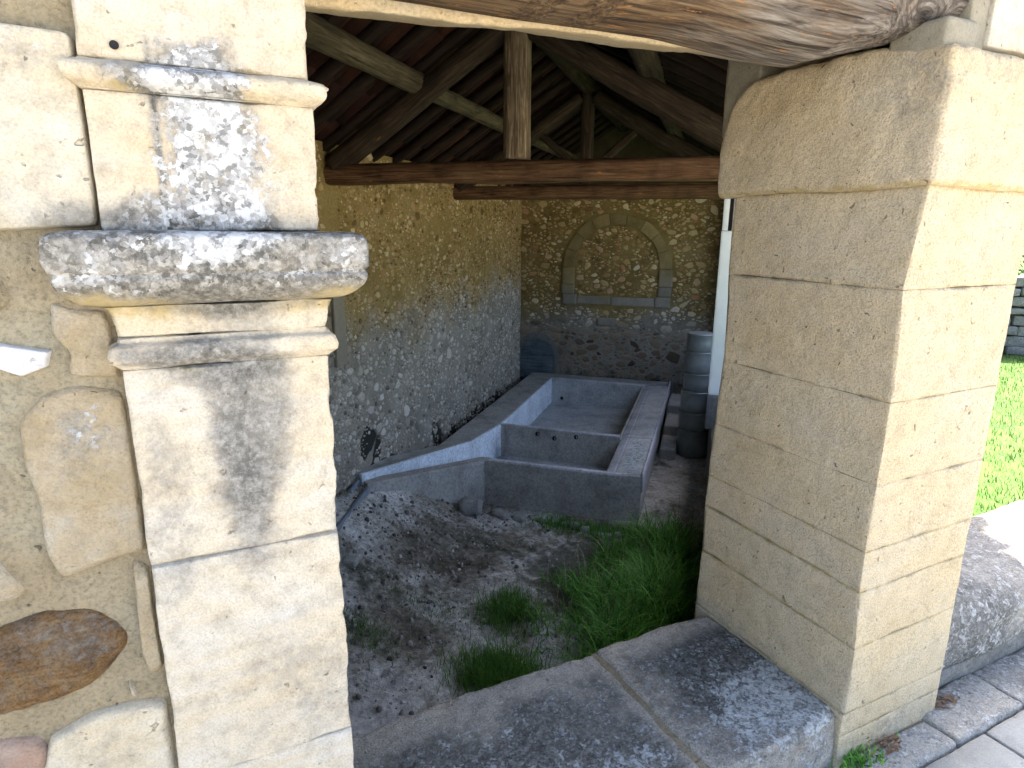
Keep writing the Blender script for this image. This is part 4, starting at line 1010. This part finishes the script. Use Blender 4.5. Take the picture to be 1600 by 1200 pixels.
# right side: sloping washing slab in two pieces
def slope_slab(name, u0, u1, v0, v1, zin, zout, mat, seed):
    V, Fc, B = rbox(u0, u1, v0, v1, -1.60, RZ, (.03, .03, .2), .01, .003, 9, seed)
    t = (V[:, 0] - u0) / (u1 - u0); top = V[:, 2] > -1.3
    V[top, 2] += (zin + (zout - zin) * t - RZ)[top]
    w = wear3(blob(V, (2.66, 2.15, RZ), (.13, .55, .5), seed, .9, 14) * .9, 0 * V[:, 0], 0 * V[:, 0])
    return part(name, V, Fc, M[mat], bn, wear=w)
slope_slab('washing_slab', 2.50, 2.80, 2.80, 5.80, RZ - .006, RZ + .012, 'conc_slab', 401)
slope_slab('washing_slab', 2.50, 2.80, 1.52, 2.795, RZ - .012, RZ + .006, 'conc_slab', 402)
slope_slab('slab_lip', 2.387, 2.497, 2.80, 5.79, RZ - .055, RZ - .002, 'rimline', 403)
slope_slab('slab_lip', 2.387, 2.497, 1.50, 2.795, RZ - .05, RZ - .004, 'rimline', 404)
V, Fc, B = rbox(2.801, 2.822, 1.46, 6.12, -1.25, RZ + .024, (.02, .06, .1), .006, .003, 9, 405); part('rim_edge', V, Fc, M['rimline'], bn)
# front wall with chamfered right corner
bpoly('front_wall', [(1.03, 1.50), (.98, 1.385), (2.47, 1.395), (2.80, 1.46), (2.80, 1.52), (2.39, 1.512)], -1.62, RZ - .004, 'conc_brown')
bpoly('rim_edge', [(1.05, 1.470), (2.42, 1.480), (2.74, 1.50), (2.47, 1.42), (1.02, 1.405)][::-1], RZ - .01, RZ + .004, 'rimline', .004)
V, Fc = prism([(.70, 2.05), (1.03, 1.51), (2.39, 1.513), (2.39, 5.75), (.70, 5.76)], -1.62, -1.50); part('tank_floor', V, Fc, M['conc_grey'], bn, smooth=False)
# inflow channel
Z = [-1.05, -1.05, -.99, -.875, -.865, -.97]
lw = [(.25, 1.715), (.575, 1.985), (.545, 1.90), (.06, .14), (-.0, .14), (-.0, .9)]
zt = [-1.052, -1.052, -1.045, -.865, -.865, -.94]
V, Fc = prism(lw[::-1], -1.6, zt[::-1]); bevel(part('channel_wall', V, Fc, M['conc_brown'], bn, smooth=False), .01)
V, Fc = prism([(.578, 1.99), (.607, 1.985), (.578, 1.885), (.092, .13), (.062, .14), (.548, 1.90)][::-1], -1.42, [-1.050, -1.050, -1.044, -.863, -.863, -1.043][::-1])
part('lining', V, Fc, M['conc_skylit'], bn, smooth=False, label='cement lining of the inflow channel, coloured pale blue as if skylit')
V, Fc = prism([(1.03, 1.50), (.90, 1.50), (.75, 1.25), (.20, .28), (.15, .06), (.22, .02), (.88, 1.18), (.98, 1.385)][::1], -1.7, [-1.054, -1.054, -1.05, -.925, -.90, -.905, -1.05, -1.054]); bevel(part('channel_wall', V, Fc, M['conc_brown'], bn, smooth=False), .008)
V, Fc = prism([(.92, 1.52), (.60, 1.98), (.09, .15), (.19, .2), (.76, 1.27)][::1], -1.6, [-1.33, -1.33, -1.0, -1.0, -1.32]); part('channel_floor', V, Fc, M['conc_grey'], bn, smooth=False)

# gutter leaving the channel tip towards the street wall
gt = thing('gutter', 'narrow blue-grey cement gutter running from the channel tip towards the near left', 'gutter', 'Q', (.2, -.4, -1.2))
def sweep(name, root, pts, w, mat):
    V = []; Fc = []
    sec = [(-.5, -.08), (-.5, .012), (-.36, .012), (-.22, -.04), (0, -.055), (.22, -.04), (.36, .012), (.5, .012), (.5, -.08)]
    pts = [Vector(p) for p in pts]; n = len(sec)
    for i, p in enumerate(pts):
        d = (pts[min(i + 1, len(pts) - 1)] - pts[max(i - 1, 0)]); d.z = 0; d.normalize(); nn = Vector((-d.y, d.x, 0))
        for a_, h in sec: q = p + nn * a_ * w + Vector((0, 0, h)); V.append(tuple(q))
    for i in range(len(pts) - 1):
        for a_ in range(n - 1): Fc.append((i * n + a_, i * n + a_ + 1, (i + 1) * n + a_ + 1, (i + 1) * n + a_))
    return part(name, np.array(V), Fc, M[mat], root, smooth=False)
sweep('trough', gt, [(.12, .14, -.935), (.17, -.10, -.95), (.24, -.45, -.965), (.30, -.8, -.98), (.42, -1.6, -1.05), (.5, -2.4, -1.12)], .17, 'gutter')

# ------------------------------------------------------------------ roof trusses
def truss(v, label, rt, seed, kw):
    t = thing('roof_truss', label, 'roof truss', 'Q', (1.77, v, 1.97), 'timber trusses under the roof')
    timber('tie_beam', t, (-.04, v, 2.065), (3.72, v, 2.05), .092, .085, M['tie'], seed, 2.6, .0, .014, seg=24)
    timber('king_post', t, (1.77, v - .0, 2.155), (1.77, v, 3.20), kw, kw, M['post' if seed < 5 else 'truss'], seed + 1, 5.0, 0, .006)
    timber('rafter', t, (.06, v, 2.13), (1.69, v, 3.16), .10, .088, M['truss'], seed + 2, 2.3, .0, .016)
    timber('rafter', t, (3.62, v, 2.13), (1.85, v, 3.16), .11, .095, M['truss'], seed + 3, 2.3, .0, .016)
    for s_ in (-1, 1):
        if rt: timber('strut', t, (1.77 + s_ * .07, v, 2.32), (1.77 + s_ * .62, v, 2.78), .045, .045, M['truss'], seed + 6, 4, 0, .004)
    return t
truss(0.0, 'nearer roof truss with red-brown tie beam and split pale king post', 0, 1, .098)
truss(3.0, 'farther roof truss with darker tie beam and slim king post', 1, 12, .075)

# ------------------------------------------------------------------ roof: purlins, rafters, terracotta channel tiles
rf = thing('tiled_roof', 'dark underside of the terracotta tiled roof on round purlins and small rafters', 'roof', 'Q', (1.77, 0, 2.3))
timber('purlin', rf, (.93, -6.3, 2.80), (.90, .22, 2.775), .085, .088, M['purlin'], 31, 2.2, -.01, .012)
timber('purlin', rf, (.90, .05, 2.665 + .10), (.93, 6.3, 2.79), .078, .07, M['purlin'], 32, 2.2, 0, .010)
timber('purlin', rf, (2.86, -4.6, 2.77), (2.80, .20, 2.775), .085, .085, M['truss'], 33, 2.2, 0, .012)
timber('purlin', rf, (2.80, .10, 2.77), (2.80, 6.3, 2.77), .08, .075, M['truss'], 34, 2.2, 0, .012)
timber('ridge_beam', rf, (1.77, -5.6, 3.28), (1.77, 6.4, 3.28), .085, .085, M['truss'], 35, 2.6, 0, .01)
def cut_v(u): return -3.38 + .941 * (u - 3.86) - .35    # eaves line over the street front
sl_l = math.atan(.63); sl_r = math.atan(.52)
def slope_pt(side, s_):  # distance s_ up the slope from the eave
    if side < 0: u = -.42 + s_ * math.cos(sl_l); return u, 2.38 + .63 * u
    u = 4.02 - s_ * math.cos(sl_r); return u, 3.495 - .52 * (u - 1.77)
vv_ = np.arange(-6.2, 6.5, .44)
for v_ in vv_:
    for side in (-1, 1):
        u0, z0 = slope_pt(side, 0.05); u1, z1 = (1.70, 3.43) if side < 0 else (1.84, 3.43)
        # shorten where the slanted street eave cuts the roof
        if v_ < cut_v(u0):
            if side > 0:
                u0 = 3.86 + (v_ + .35 + 3.38) / .941
                if u0 < 2.0: continue
                z0 = 3.495 - .52 * (u0 - 1.77)
            elif v_ < cut_v(u1):
                u1 = 3.86 + (v_ + .35 + 3.38) / .941
                if u1 < .2: continue
                z1 = 2.38 + .63 * u1
        timber('small_rafter', rf, (u0, v_, z0 - .075), (u1, v_, z1 - .075), .042, .042, M['chevron'], int(v_ * 10) % 17, 5, 0, .004, seg=8, step=.4)
def channel_tile(w0, w1, L, up):
    n = 7; V = []; 
    for (x, w) in ((0, w0), (L, w1)):
        for th_, off in ((0, 0), (1, .012)):
            for i in range(n + 1):
                a_ = math.pi * i / n; y = -w / 2 * math.cos(a_); z = math.sin(a_) * w * .36
                V.append((x, y, (z if up else -z) + off))
    k = n + 1; Fc = []
    for i in range(n):
        Fc += [(i, i + 1, 2 * k + i + 1, 2 * k + i), (k + i, 3 * k + i, 3 * k + i + 1, k + i + 1), (i, k + i, k + i + 1, i + 1), (2 * k + i, 2 * k + i + 1, 3 * k + i + 1, 3 * k + i)]
    return np.array(V), Fc
tv, tf = channel_tile(.235, .205, .42, False); tm = make_mesh('roof_tile', tv, tf, M['tile'])
cv, cf = channel_tile(.20, .235, .42, True)
items = []; covers = []
for side in (-1, 1):
    ang = sl_l if side < 0 else sl_r
    Ls = (1.77 + .42) / math.cos(ang) if side < 0 else (4.02 - 1.77) / math.cos(ang)
    nrow = int(Ls / .36) + 1
    for iv, v_ in enumerate(np.arange(-6.3, 6.6, .232)):
        for r_ in range(nrow):
            s_ = r_ * .36; u, z = slope_pt(side, s_); uc, _ = slope_pt(side, s_ + .2)
            if v_ < cut_v(uc) + .05 or s_ + .06 > Ls: continue
            s_ = min(s_, Ls - .40); u, z = slope_pt(side, s_)
            dirx = Vector((math.cos(ang), 0, math.sin(ang))) if side < 0 else Vector((-math.cos(ang), 0, math.sin(ang)))
            zax = Vector((-math.sin(ang), 0, math.cos(ang))) if side < 0 else Vector((math.sin(ang), 0, math.cos(ang)))
            yax = zax.cross(dirx)
            Mx = Matrix((dirx, yax, zax)).transposed().to_4x4()
            Mx.translation = Vector((u, v_ + random.uniform(-.006, .006), z)) + zax * (.035 + .012 * (r_ % 2) + random.uniform(-.004, .004)) - OFF[rf.name]
            Mx = Mx @ Matrix.Rotation(random.uniform(-.02, .02), 4, 'Z')
            vis = 1 if (v_ > -.6 and u > -.1 and u < 3.7) else .02
            items.append((vis / (v_ + 7.5) ** 2, Mx))
            C2 = Mx.copy(); C2.translation = C2.translation + zax * .028 + yax * .116
            A = np.array(C2); covers.append((cv @ A[:3, :3].T + A[:3, 3], cf))
items.sort(key=lambda t: -t[0])
for q, Mx in items[:300]: inst('roof_tile', tm, rf, Mx)
rest = []
for q, Mx in items[300:]:
    A = np.array(Mx); rest.append((tv @ A[:3, :3].T + A[:3, 3], tf))
for v_ in np.arange(-5.7, 6.5, .36):
    w = channel_tile(.30, .34, .42, True)[0][:, [1, 0, 2]] * np.array([1, 1, 1]) + np.array((1.77, v_, 3.50)) - np.array(OFF[rf.name]); covers.append((w, cf))
V, Fc = merge(rest + covers); o = inst('farther_tiles', make_mesh('farther_tiles', V, Fc, M['tile']), rf, Matrix.Identity(4)); o['kind'] = 'stuff'

# ------------------------------------------------------------------ drum column, steps, loose stones
dc = thing('drum_column', 'shiny blue-grey stacked drum column standing on the floor right of the basin', 'column', 'Q', (3.30, 3.96, -1.58))
zz_ = [-1.60, -1.20, -.93, -.62, -.36, -.05, .20]
for i in range(6):
    z0, z1 = zz_[i], zz_[i + 1]; n = 40; r_ = [.232, .228, .222, .20, .20, .192][i]; V = []
    prof = [(r_ * .9, z0), (r_, z0 + .012), (r_ * 1.0, (z0 + z1) / 2), (r_ * (.99), z1 - .018), (r_ * 1.012, z1 - .014), (r_ * 1.012, z1 - .005), (r_ * .9, z1 - .001)]
    for (rr, z) in prof:
        for k in range(n): a_ = 2 * math.pi * k / n; V.append((3.30 + rr * math.cos(a_), 3.96 + rr * math.sin(a_), z))
    Fc = [(t * n + k, t * n + (k + 1) % n, (t + 1) * n + (k + 1) % n, (t + 1) * n + k) for t in range(len(prof) - 1) for k in range(n)] + [tuple(range(n - 1, -1, -1)), tuple(range((len(prof) - 1) * n, len(prof) * n))]
    part('drum', np.array(V), Fc, M['drum'], dc)
stp = thing('stone_steps', 'three pale stone steps between the basin and the drum column', 'steps', 'Q', (2.95, 4.4, -1.6))
for i, (v0, v1, z1) in enumerate(((3.55, 4.22, -1.42), (4.23, 4.95, -1.28), (4.96, 5.7, -1.14))):
    V, Fc, B = rbox(2.85, 3.08 + .02 * i, v0, v1, -1.62, z1, .04, .03, .012, 7, 420 + i, None, .01); part('step', V, Fc, M['kerb'], stp, wear=np.ones((len(V), 3)) * np.array([.35, .2, 0]))
def loose(name, u, v, s3, seed, label, mat='kerb', rz=0, group=None, z=None):
    V, Fc, B = rbox(-s3[0] / 2, s3[0] / 2, -s3[1] / 2, s3[1] / 2, 0, s3[2], min(s3) / 4, min(s3) * .35, min(s3) * .12, 8, seed)
    V += (fbm(V * 12, seed, 3) * min(s3) * .2)[:, None]
    c, s_ = math.cos(rz), math.sin(rz); V = np.stack([V[:, 0] * c - V[:, 1] * s_, V[:, 0] * s_ + V[:, 1] * c, V[:, 2]], 1)
    zz = float(gz(np.array([u]), np.array([v]))[0]) - .02 if z is None else z
    return solo(name, V + np.array((u, v, zz)), Fc, M[mat], 'Q', (u, v, zz), label, 'stone', group, wear=np.ones((len(V), 3)) * np.array([.2, .1, 0]))
loose('loose_stone', 1.27, 1.12, (.24, .14, .12), 501, 'larger flat pale stone lying against the front of the basin', rz=-.3)
loose('loose_stone', 1.50, 1.10, (.14, .10, .08), 502, 'smaller pale stone just right of the flat stone before the basin', rz=-.2)
loose('loose_stone', .98, .92, (.26, .2, .2), 503, 'dark earthy block under the channel where it meets the basin', 'greywall', .4)
loose('loose_stone', 3.02, .92, (.17, .13, .13), 504, 'pale stone at the right end of the grassy edging row', rz=.2)
loose('loose_stone', .62, -.98, (.13, .10, .07), 505, 'small buff stone lying on bare soil, nearest the left pilaster', rz=.2)
for i in range(11):
    u = 1.66 + i * .122; v = 1.18 - i * .03 + random.uniform(-.02, .02)
    loose('edging_stone', u, v, (random.uniform(.07, .12), random.uniform(.05, .08), random.uniform(.05, .09)), 510 + i, 'pale edging stone in the overgrown row before the basin, %s from the left' % ('first','second','third','fourth','fifth','sixth','seventh','eighth','ninth','tenth','last')[i], rz=random.uniform(-.5, .5), group='edging stones before the basin')

# ------------------------------------------------------------------ pebbles, grass
def pebbles():
    V = []; Fc = []; n = 0
    base = SV[0]
    parts_ = []
    for i in range(2600):
        if random.random() < .6: u = random.gauss(.7, .55); v = random.gauss(.0, 1.2)
        else: u = random.uniform(.0, 3.4); v = random.uniform(-3.2, 1.25)
        if u < .05 or u > 3.5 or v > 1.25 or v < -3.4 or (v > .2 + 1.3 * u and u < .9): continue
        parts_.append((u, v, random.choice((.008, .011, .014, .014, .02, .03)) * random.uniform(.7, 1.3)))
    U = np.array([p[0] for p in parts_]); Vv = np.array([p[1] for p in parts_]); Z = gz(U, Vv)
    out = []
    for (u, v, s_), z in zip(parts_, Z):
        bv, bf = SV[random.randrange(18)]; k = random.uniform(0, 6.28); c, s2 = math.cos(k), math.sin(k)
        w = bv[:, [0, 2, 1]] * np.array([1, random.uniform(.6, 1), -1.1]) * s_ * 1.4
        w = np.stack([w[:, 0] * c - w[:, 1] * s2, w[:, 0] * s2 + w[:, 1] * c, w[:, 2]], 1) + np.array((u, v, z - .002)); out.append((w, bf))
    V, Fc = merge(out); solo('pebbles', V, Fc, M['pebble'], 'Q', (0, 0, -1.6), 'grey pebbles and crumbs scattered over the bare hall floor', 'pebbles', kind='stuff')
pebbles()
def blades(U, V, Z, H, width=.006, lean=.6, droop=.5, seed=0, seg=4):
    """curved tapering grass blades as strips"""
    r_ = np.random.default_rng(seed); N = len(U)
    az = r_.uniform(0, 2 * np.pi, N); L = H; le = r_.uniform(.1, 1, N) * lean; dr_ = r_.uniform(.3, 1, N) * droop
    dx, dy = np.cos(az), np.sin(az); px_, py_ = -dy, dx; w = width * r_.uniform(.6, 1.3, N)
    Vs = []
    for k in range(seg + 1):
        t = k / seg; out = L * (le * t * .55 + dr_ * t ** 2.2 * .6); up = L * (t * (1 - .25 * le) - dr_ * t ** 3 * .45)
        ww = w * (1 - t) ** .7 * .5
        c = np.stack([U + dx * out, V + dy * out, Z + up], 1)
        if k < seg:
            Vs.append(c - np.stack([px_ * ww, py_ * ww, 0 * ww], 1)); Vs.append(c + np.stack([px_ * ww, py_ * ww, 0 * ww], 1))
        else: Vs.append(c)
    m = len(Vs); A = np.stack(Vs, 1).reshape(-1, 3); base = np.arange(N) * m; F = []
    for k in range(seg - 1):
        F.append(np.stack([base + 2 * k, base + 2 * k + 1, base + 2 * k + 3, base + 2 * k + 2], 1))
    F = np.concatenate(F).tolist(); T = np.stack([base + 2 * seg - 2, base + 2 * seg - 1, base + 2 * seg], 1).tolist()
    return A, F + T
def scatter(n, fn, seed):
    r_ = np.random.default_rng(seed); return fn(r_, n)
# tall grass by the pillar
r_ = np.random.default_rng(5)
n = 11500
u = 3.38 - np.abs(r_.normal(0, .60, n)); v = r_.normal(-.15, .80, n)
k = (u > 1.9) & (u < 3.48) & (v > -2.2) & (v < 1.2) & (r_.random(n) < sst(-.55, .45, fbm(np.stack([u * 2.2, v * 2.2, 0 * u], 1), 88, 3) * 2.2 + .15 + (u - 2.7) * .9))
u, v = u[k], v[k]; H = r_.uniform(.08, .46, len(u)) * (.4 + .75 * sst(2.2, 3.1, u)) * (.55 + .8 * sst(-.5, .5, fbm(np.stack([u * 3.5, v * 3.5, 0 * u], 1), 89, 3)))
A, F = blades(u, v, gz(u, v) - .01, H, .012, 1.2, 1.05, 6)
solo('tall_grass', A, F, M['grass'], 'Q', (3.0, -.1, -1.6), 'tall dark green grass growing in the hall beside the stone pillar', 'grass', kind='stuff')
n = 620; u = 3.3 - np.abs(r_.normal(0, .5, n)); v = r_.normal(-.1, .8, n); H = r_.uniform(.2, .42, n)
k = (v < 1.2) & (u > 1.9)
A, F = blades(u[k], v[k], gz(u[k], v[k]), H[k], .005, .8, .9, 7); solo('dry_stalks', A, F, M['drygrass'], 'Q', (3.0, -.1, -1.6), 'thin dry stalks among the tall grass beside the pillar', 'dry grass', kind='stuff')
# grass strip by the basin front
n = 2600; u = r_.uniform(1.55, 3.2, n); v = 1.2 - np.abs(r_.normal(0, .16, n)) - (u - 1.7) * .05; v = np.minimum(v, 1.34)
k = r_.random(n) < sst(1.5, 2.1, u); u, v = u[k], v[k]
A, F = blades(u, v, gz(u, v) - .01, r_.uniform(.05, .2, len(u)), .006, .8, .6, 8); solo('grass_strip', A, F, M['grass'], 'Q', (2.4, 1.1, -1.6), 'strip of fresh green grass along the foot of the basin front', 'grass', kind='stuff')
def tuft(u0, v0, ru, rv, n, h, label, seed, mat='tuft'):
    r_ = np.random.default_rng(seed); u = r_.normal(u0, ru, n); v = r_.normal(v0, rv, n)
    A, F = blades(u, v, gz(u, v) - .01, r_.uniform(.4, 1, n) * h, .0055, .9, .5, seed + 1, 3)
    solo('grass_tuft', A, F, M[mat], 'Q', (u0, v0, -1.6), label, 'grass tuft', 'feathery grass tufts on the floor')
tuft(2.13, -1.46, .16, .13, 3600, .24, 'wide feathery green tuft nearest the sill wall', 61)
tuft(1.97, -.74, .12, .14, 2000, .19, 'smaller feathery green tuft in the middle of the bare floor', 62)
tuft(1.05, -1.50, .13, .08, 600, .09, 'low yellowish tuft on pale soil toward the left pilaster', 63)
tuft(1.35, -.95, .30, .10, 900, .06, 'thin dark tuft straggling leftward from the middle of the floor', 64)
# lawn blades seen past the pillar
n = 42000; u = 3.98 + np.abs(r_.random(n)) ** 1.3 * 5.5; v = r_.uniform(-2.7, 7.2, n)
k = v > -3.38 + .941 * (u - 3.86) + .75; u, v = u[k], v[k]
A, F = blades(u, v, 0 * u - .10, r_.uniform(.03, .085, len(u)), .007, 1.0, .6, 9, 2); solo('lawn_grass', A, F, M['lawn_blade'], 'Q', (6, 2, -.1), 'bright sunlit lawn grass beyond the low boundary wall', 'grass', kind='stuff')
# weeds and dry leaves at the pillar foot
r_ = np.random.default_rng(77)
n = 130; x = r_.normal(.06, .05, n); y = r_.normal(-.03, .018, n)
A, F = blades(x, y, 0 * x + .0, r_.uniform(.015, .045, n), .009, 1.2, .8, 70, 3); solo('weed', A, F, M['grass'], 'F', (.06, -.03, 0), 'small green weed at the foot of the stone pillar', 'weed')
for j, (cx_, cy_, lab) in enumerate(((.20, -.035, 'heap of dry brown leaves next to the green weed'), (.55, -.0, 'heap of dry brown leaves in the angle of pillar and low wall'))):
    n = 46; V = []; F = []
    for q in range(n):
        c = np.array((r_.normal(cx_, .032), min(r_.normal(cy_, .013), .02), .008 + abs(r_.normal(0, .006)))); a_ = r_.uniform(0, 6.28); L_ = r_.uniform(.007, .016); w_ = L_ * r_.uniform(.3, .55); tl = r_.normal(0, .5)
        d_ = np.array((math.cos(a_), math.sin(a_), tl * .4)); e_ = np.array((-math.sin(a_), math.cos(a_), r_.normal(0, .35)))
        V += [c - d_ * L_, c - d_ * L_ * .2 + e_ * w_ + (0, 0, .003), c + d_ * L_, c - d_ * L_ * .1 - e_ * w_ + (0, 0, .004)]; F += [(4 * q, 4 * q + 1, 4 * q + 2), (4 * q, 4 * q + 2, 4 * q + 3)]
    A = np.array(V); solo('dry_leaves', A, F, M['dryleaf'], 'F', (cx_, cy_, 0), lab, 'dry leaves', 'dry leaves on the kerb')

# ------------------------------------------------------------------ field wall and hedge beyond the lawn
fwl = thing('field_wall', 'grey block wall at the far side of the lawn', 'wall', 'Q', (8.5, 6.9, -.1))
zc = -.12; k = 0
while zc < 1.0:
    h = random.uniform(.12, .2); xx = 4.9 + random.uniform(0, .3)
    while xx < 12.5:
        w_ = random.uniform(.14, .42); V, Fc, B = rbox(xx, xx + w_ - .02, 5.35 + random.uniform(-.04, .04), 5.75, zc + .004 + random.uniform(0, .03), zc + h + random.uniform(-.03, .012), .05, .02, .022, 9, 600 + k)
        V[:, 1] -= (k % 5) * .006
        # wall runs slightly askew to the hall
        part('block', V, Fc, M['greywall'], fwl, wear=np.ones((len(V), 3)) * np.array([.35 + .2 * ((k * 7) % 3) / 2, .5, 0]) * .6 + np.array([.3, 0, .1])); xx += w_; k += 1
    zc += h
hd = thing('hedge', 'dark evergreen hedge rising behind the field wall', 'hedge', 'Q', (8.6, 7.6, -.1))
n = 15000; r_ = np.random.default_rng(90); P = np.stack([r_.uniform(4.8, 13, n), r_.normal(7.4, .5, n), r_.uniform(-.1, 2.9, n) ** 1.0], 1)
P[:, 2] += .35 * np.sin(P[:, 0] * 1.7) * (P[:, 2] / 2.9); P[:, 1] += fbm(P * .9, 91, 3) * .6
s_ = r_.uniform(.035, .075, n); a_ = r_.normal(size=(n, 3)); a_ /= np.linalg.norm(a_, axis=1, keepdims=True); b_ = np.cross(a_, r_.normal(size=(n, 3))); b_ /= np.linalg.norm(b_, axis=1, keepdims=True)
q = np.stack([P - a_ * s_[:, None], P + b_ * s_[:, None] * .5, P + a_ * s_[:, None], P - b_ * s_[:, None] * .5], 1).reshape(-1, 3)
i_ = np.arange(n) * 4; part('foliage', q, np.stack([i_, i_ + 1, i_ + 2, i_ + 3], 1), M['leaf'], hd, smooth=False)
for i in range(7):
    x_ = 5.3 + i * 1.15; timber('trunk', hd, (x_, 7.4, -.12), (x_ + .1, 7.45, 2.2), .06, .03, M['truss'], 50 + i, 2, 0, .01, seg=8, step=.3)
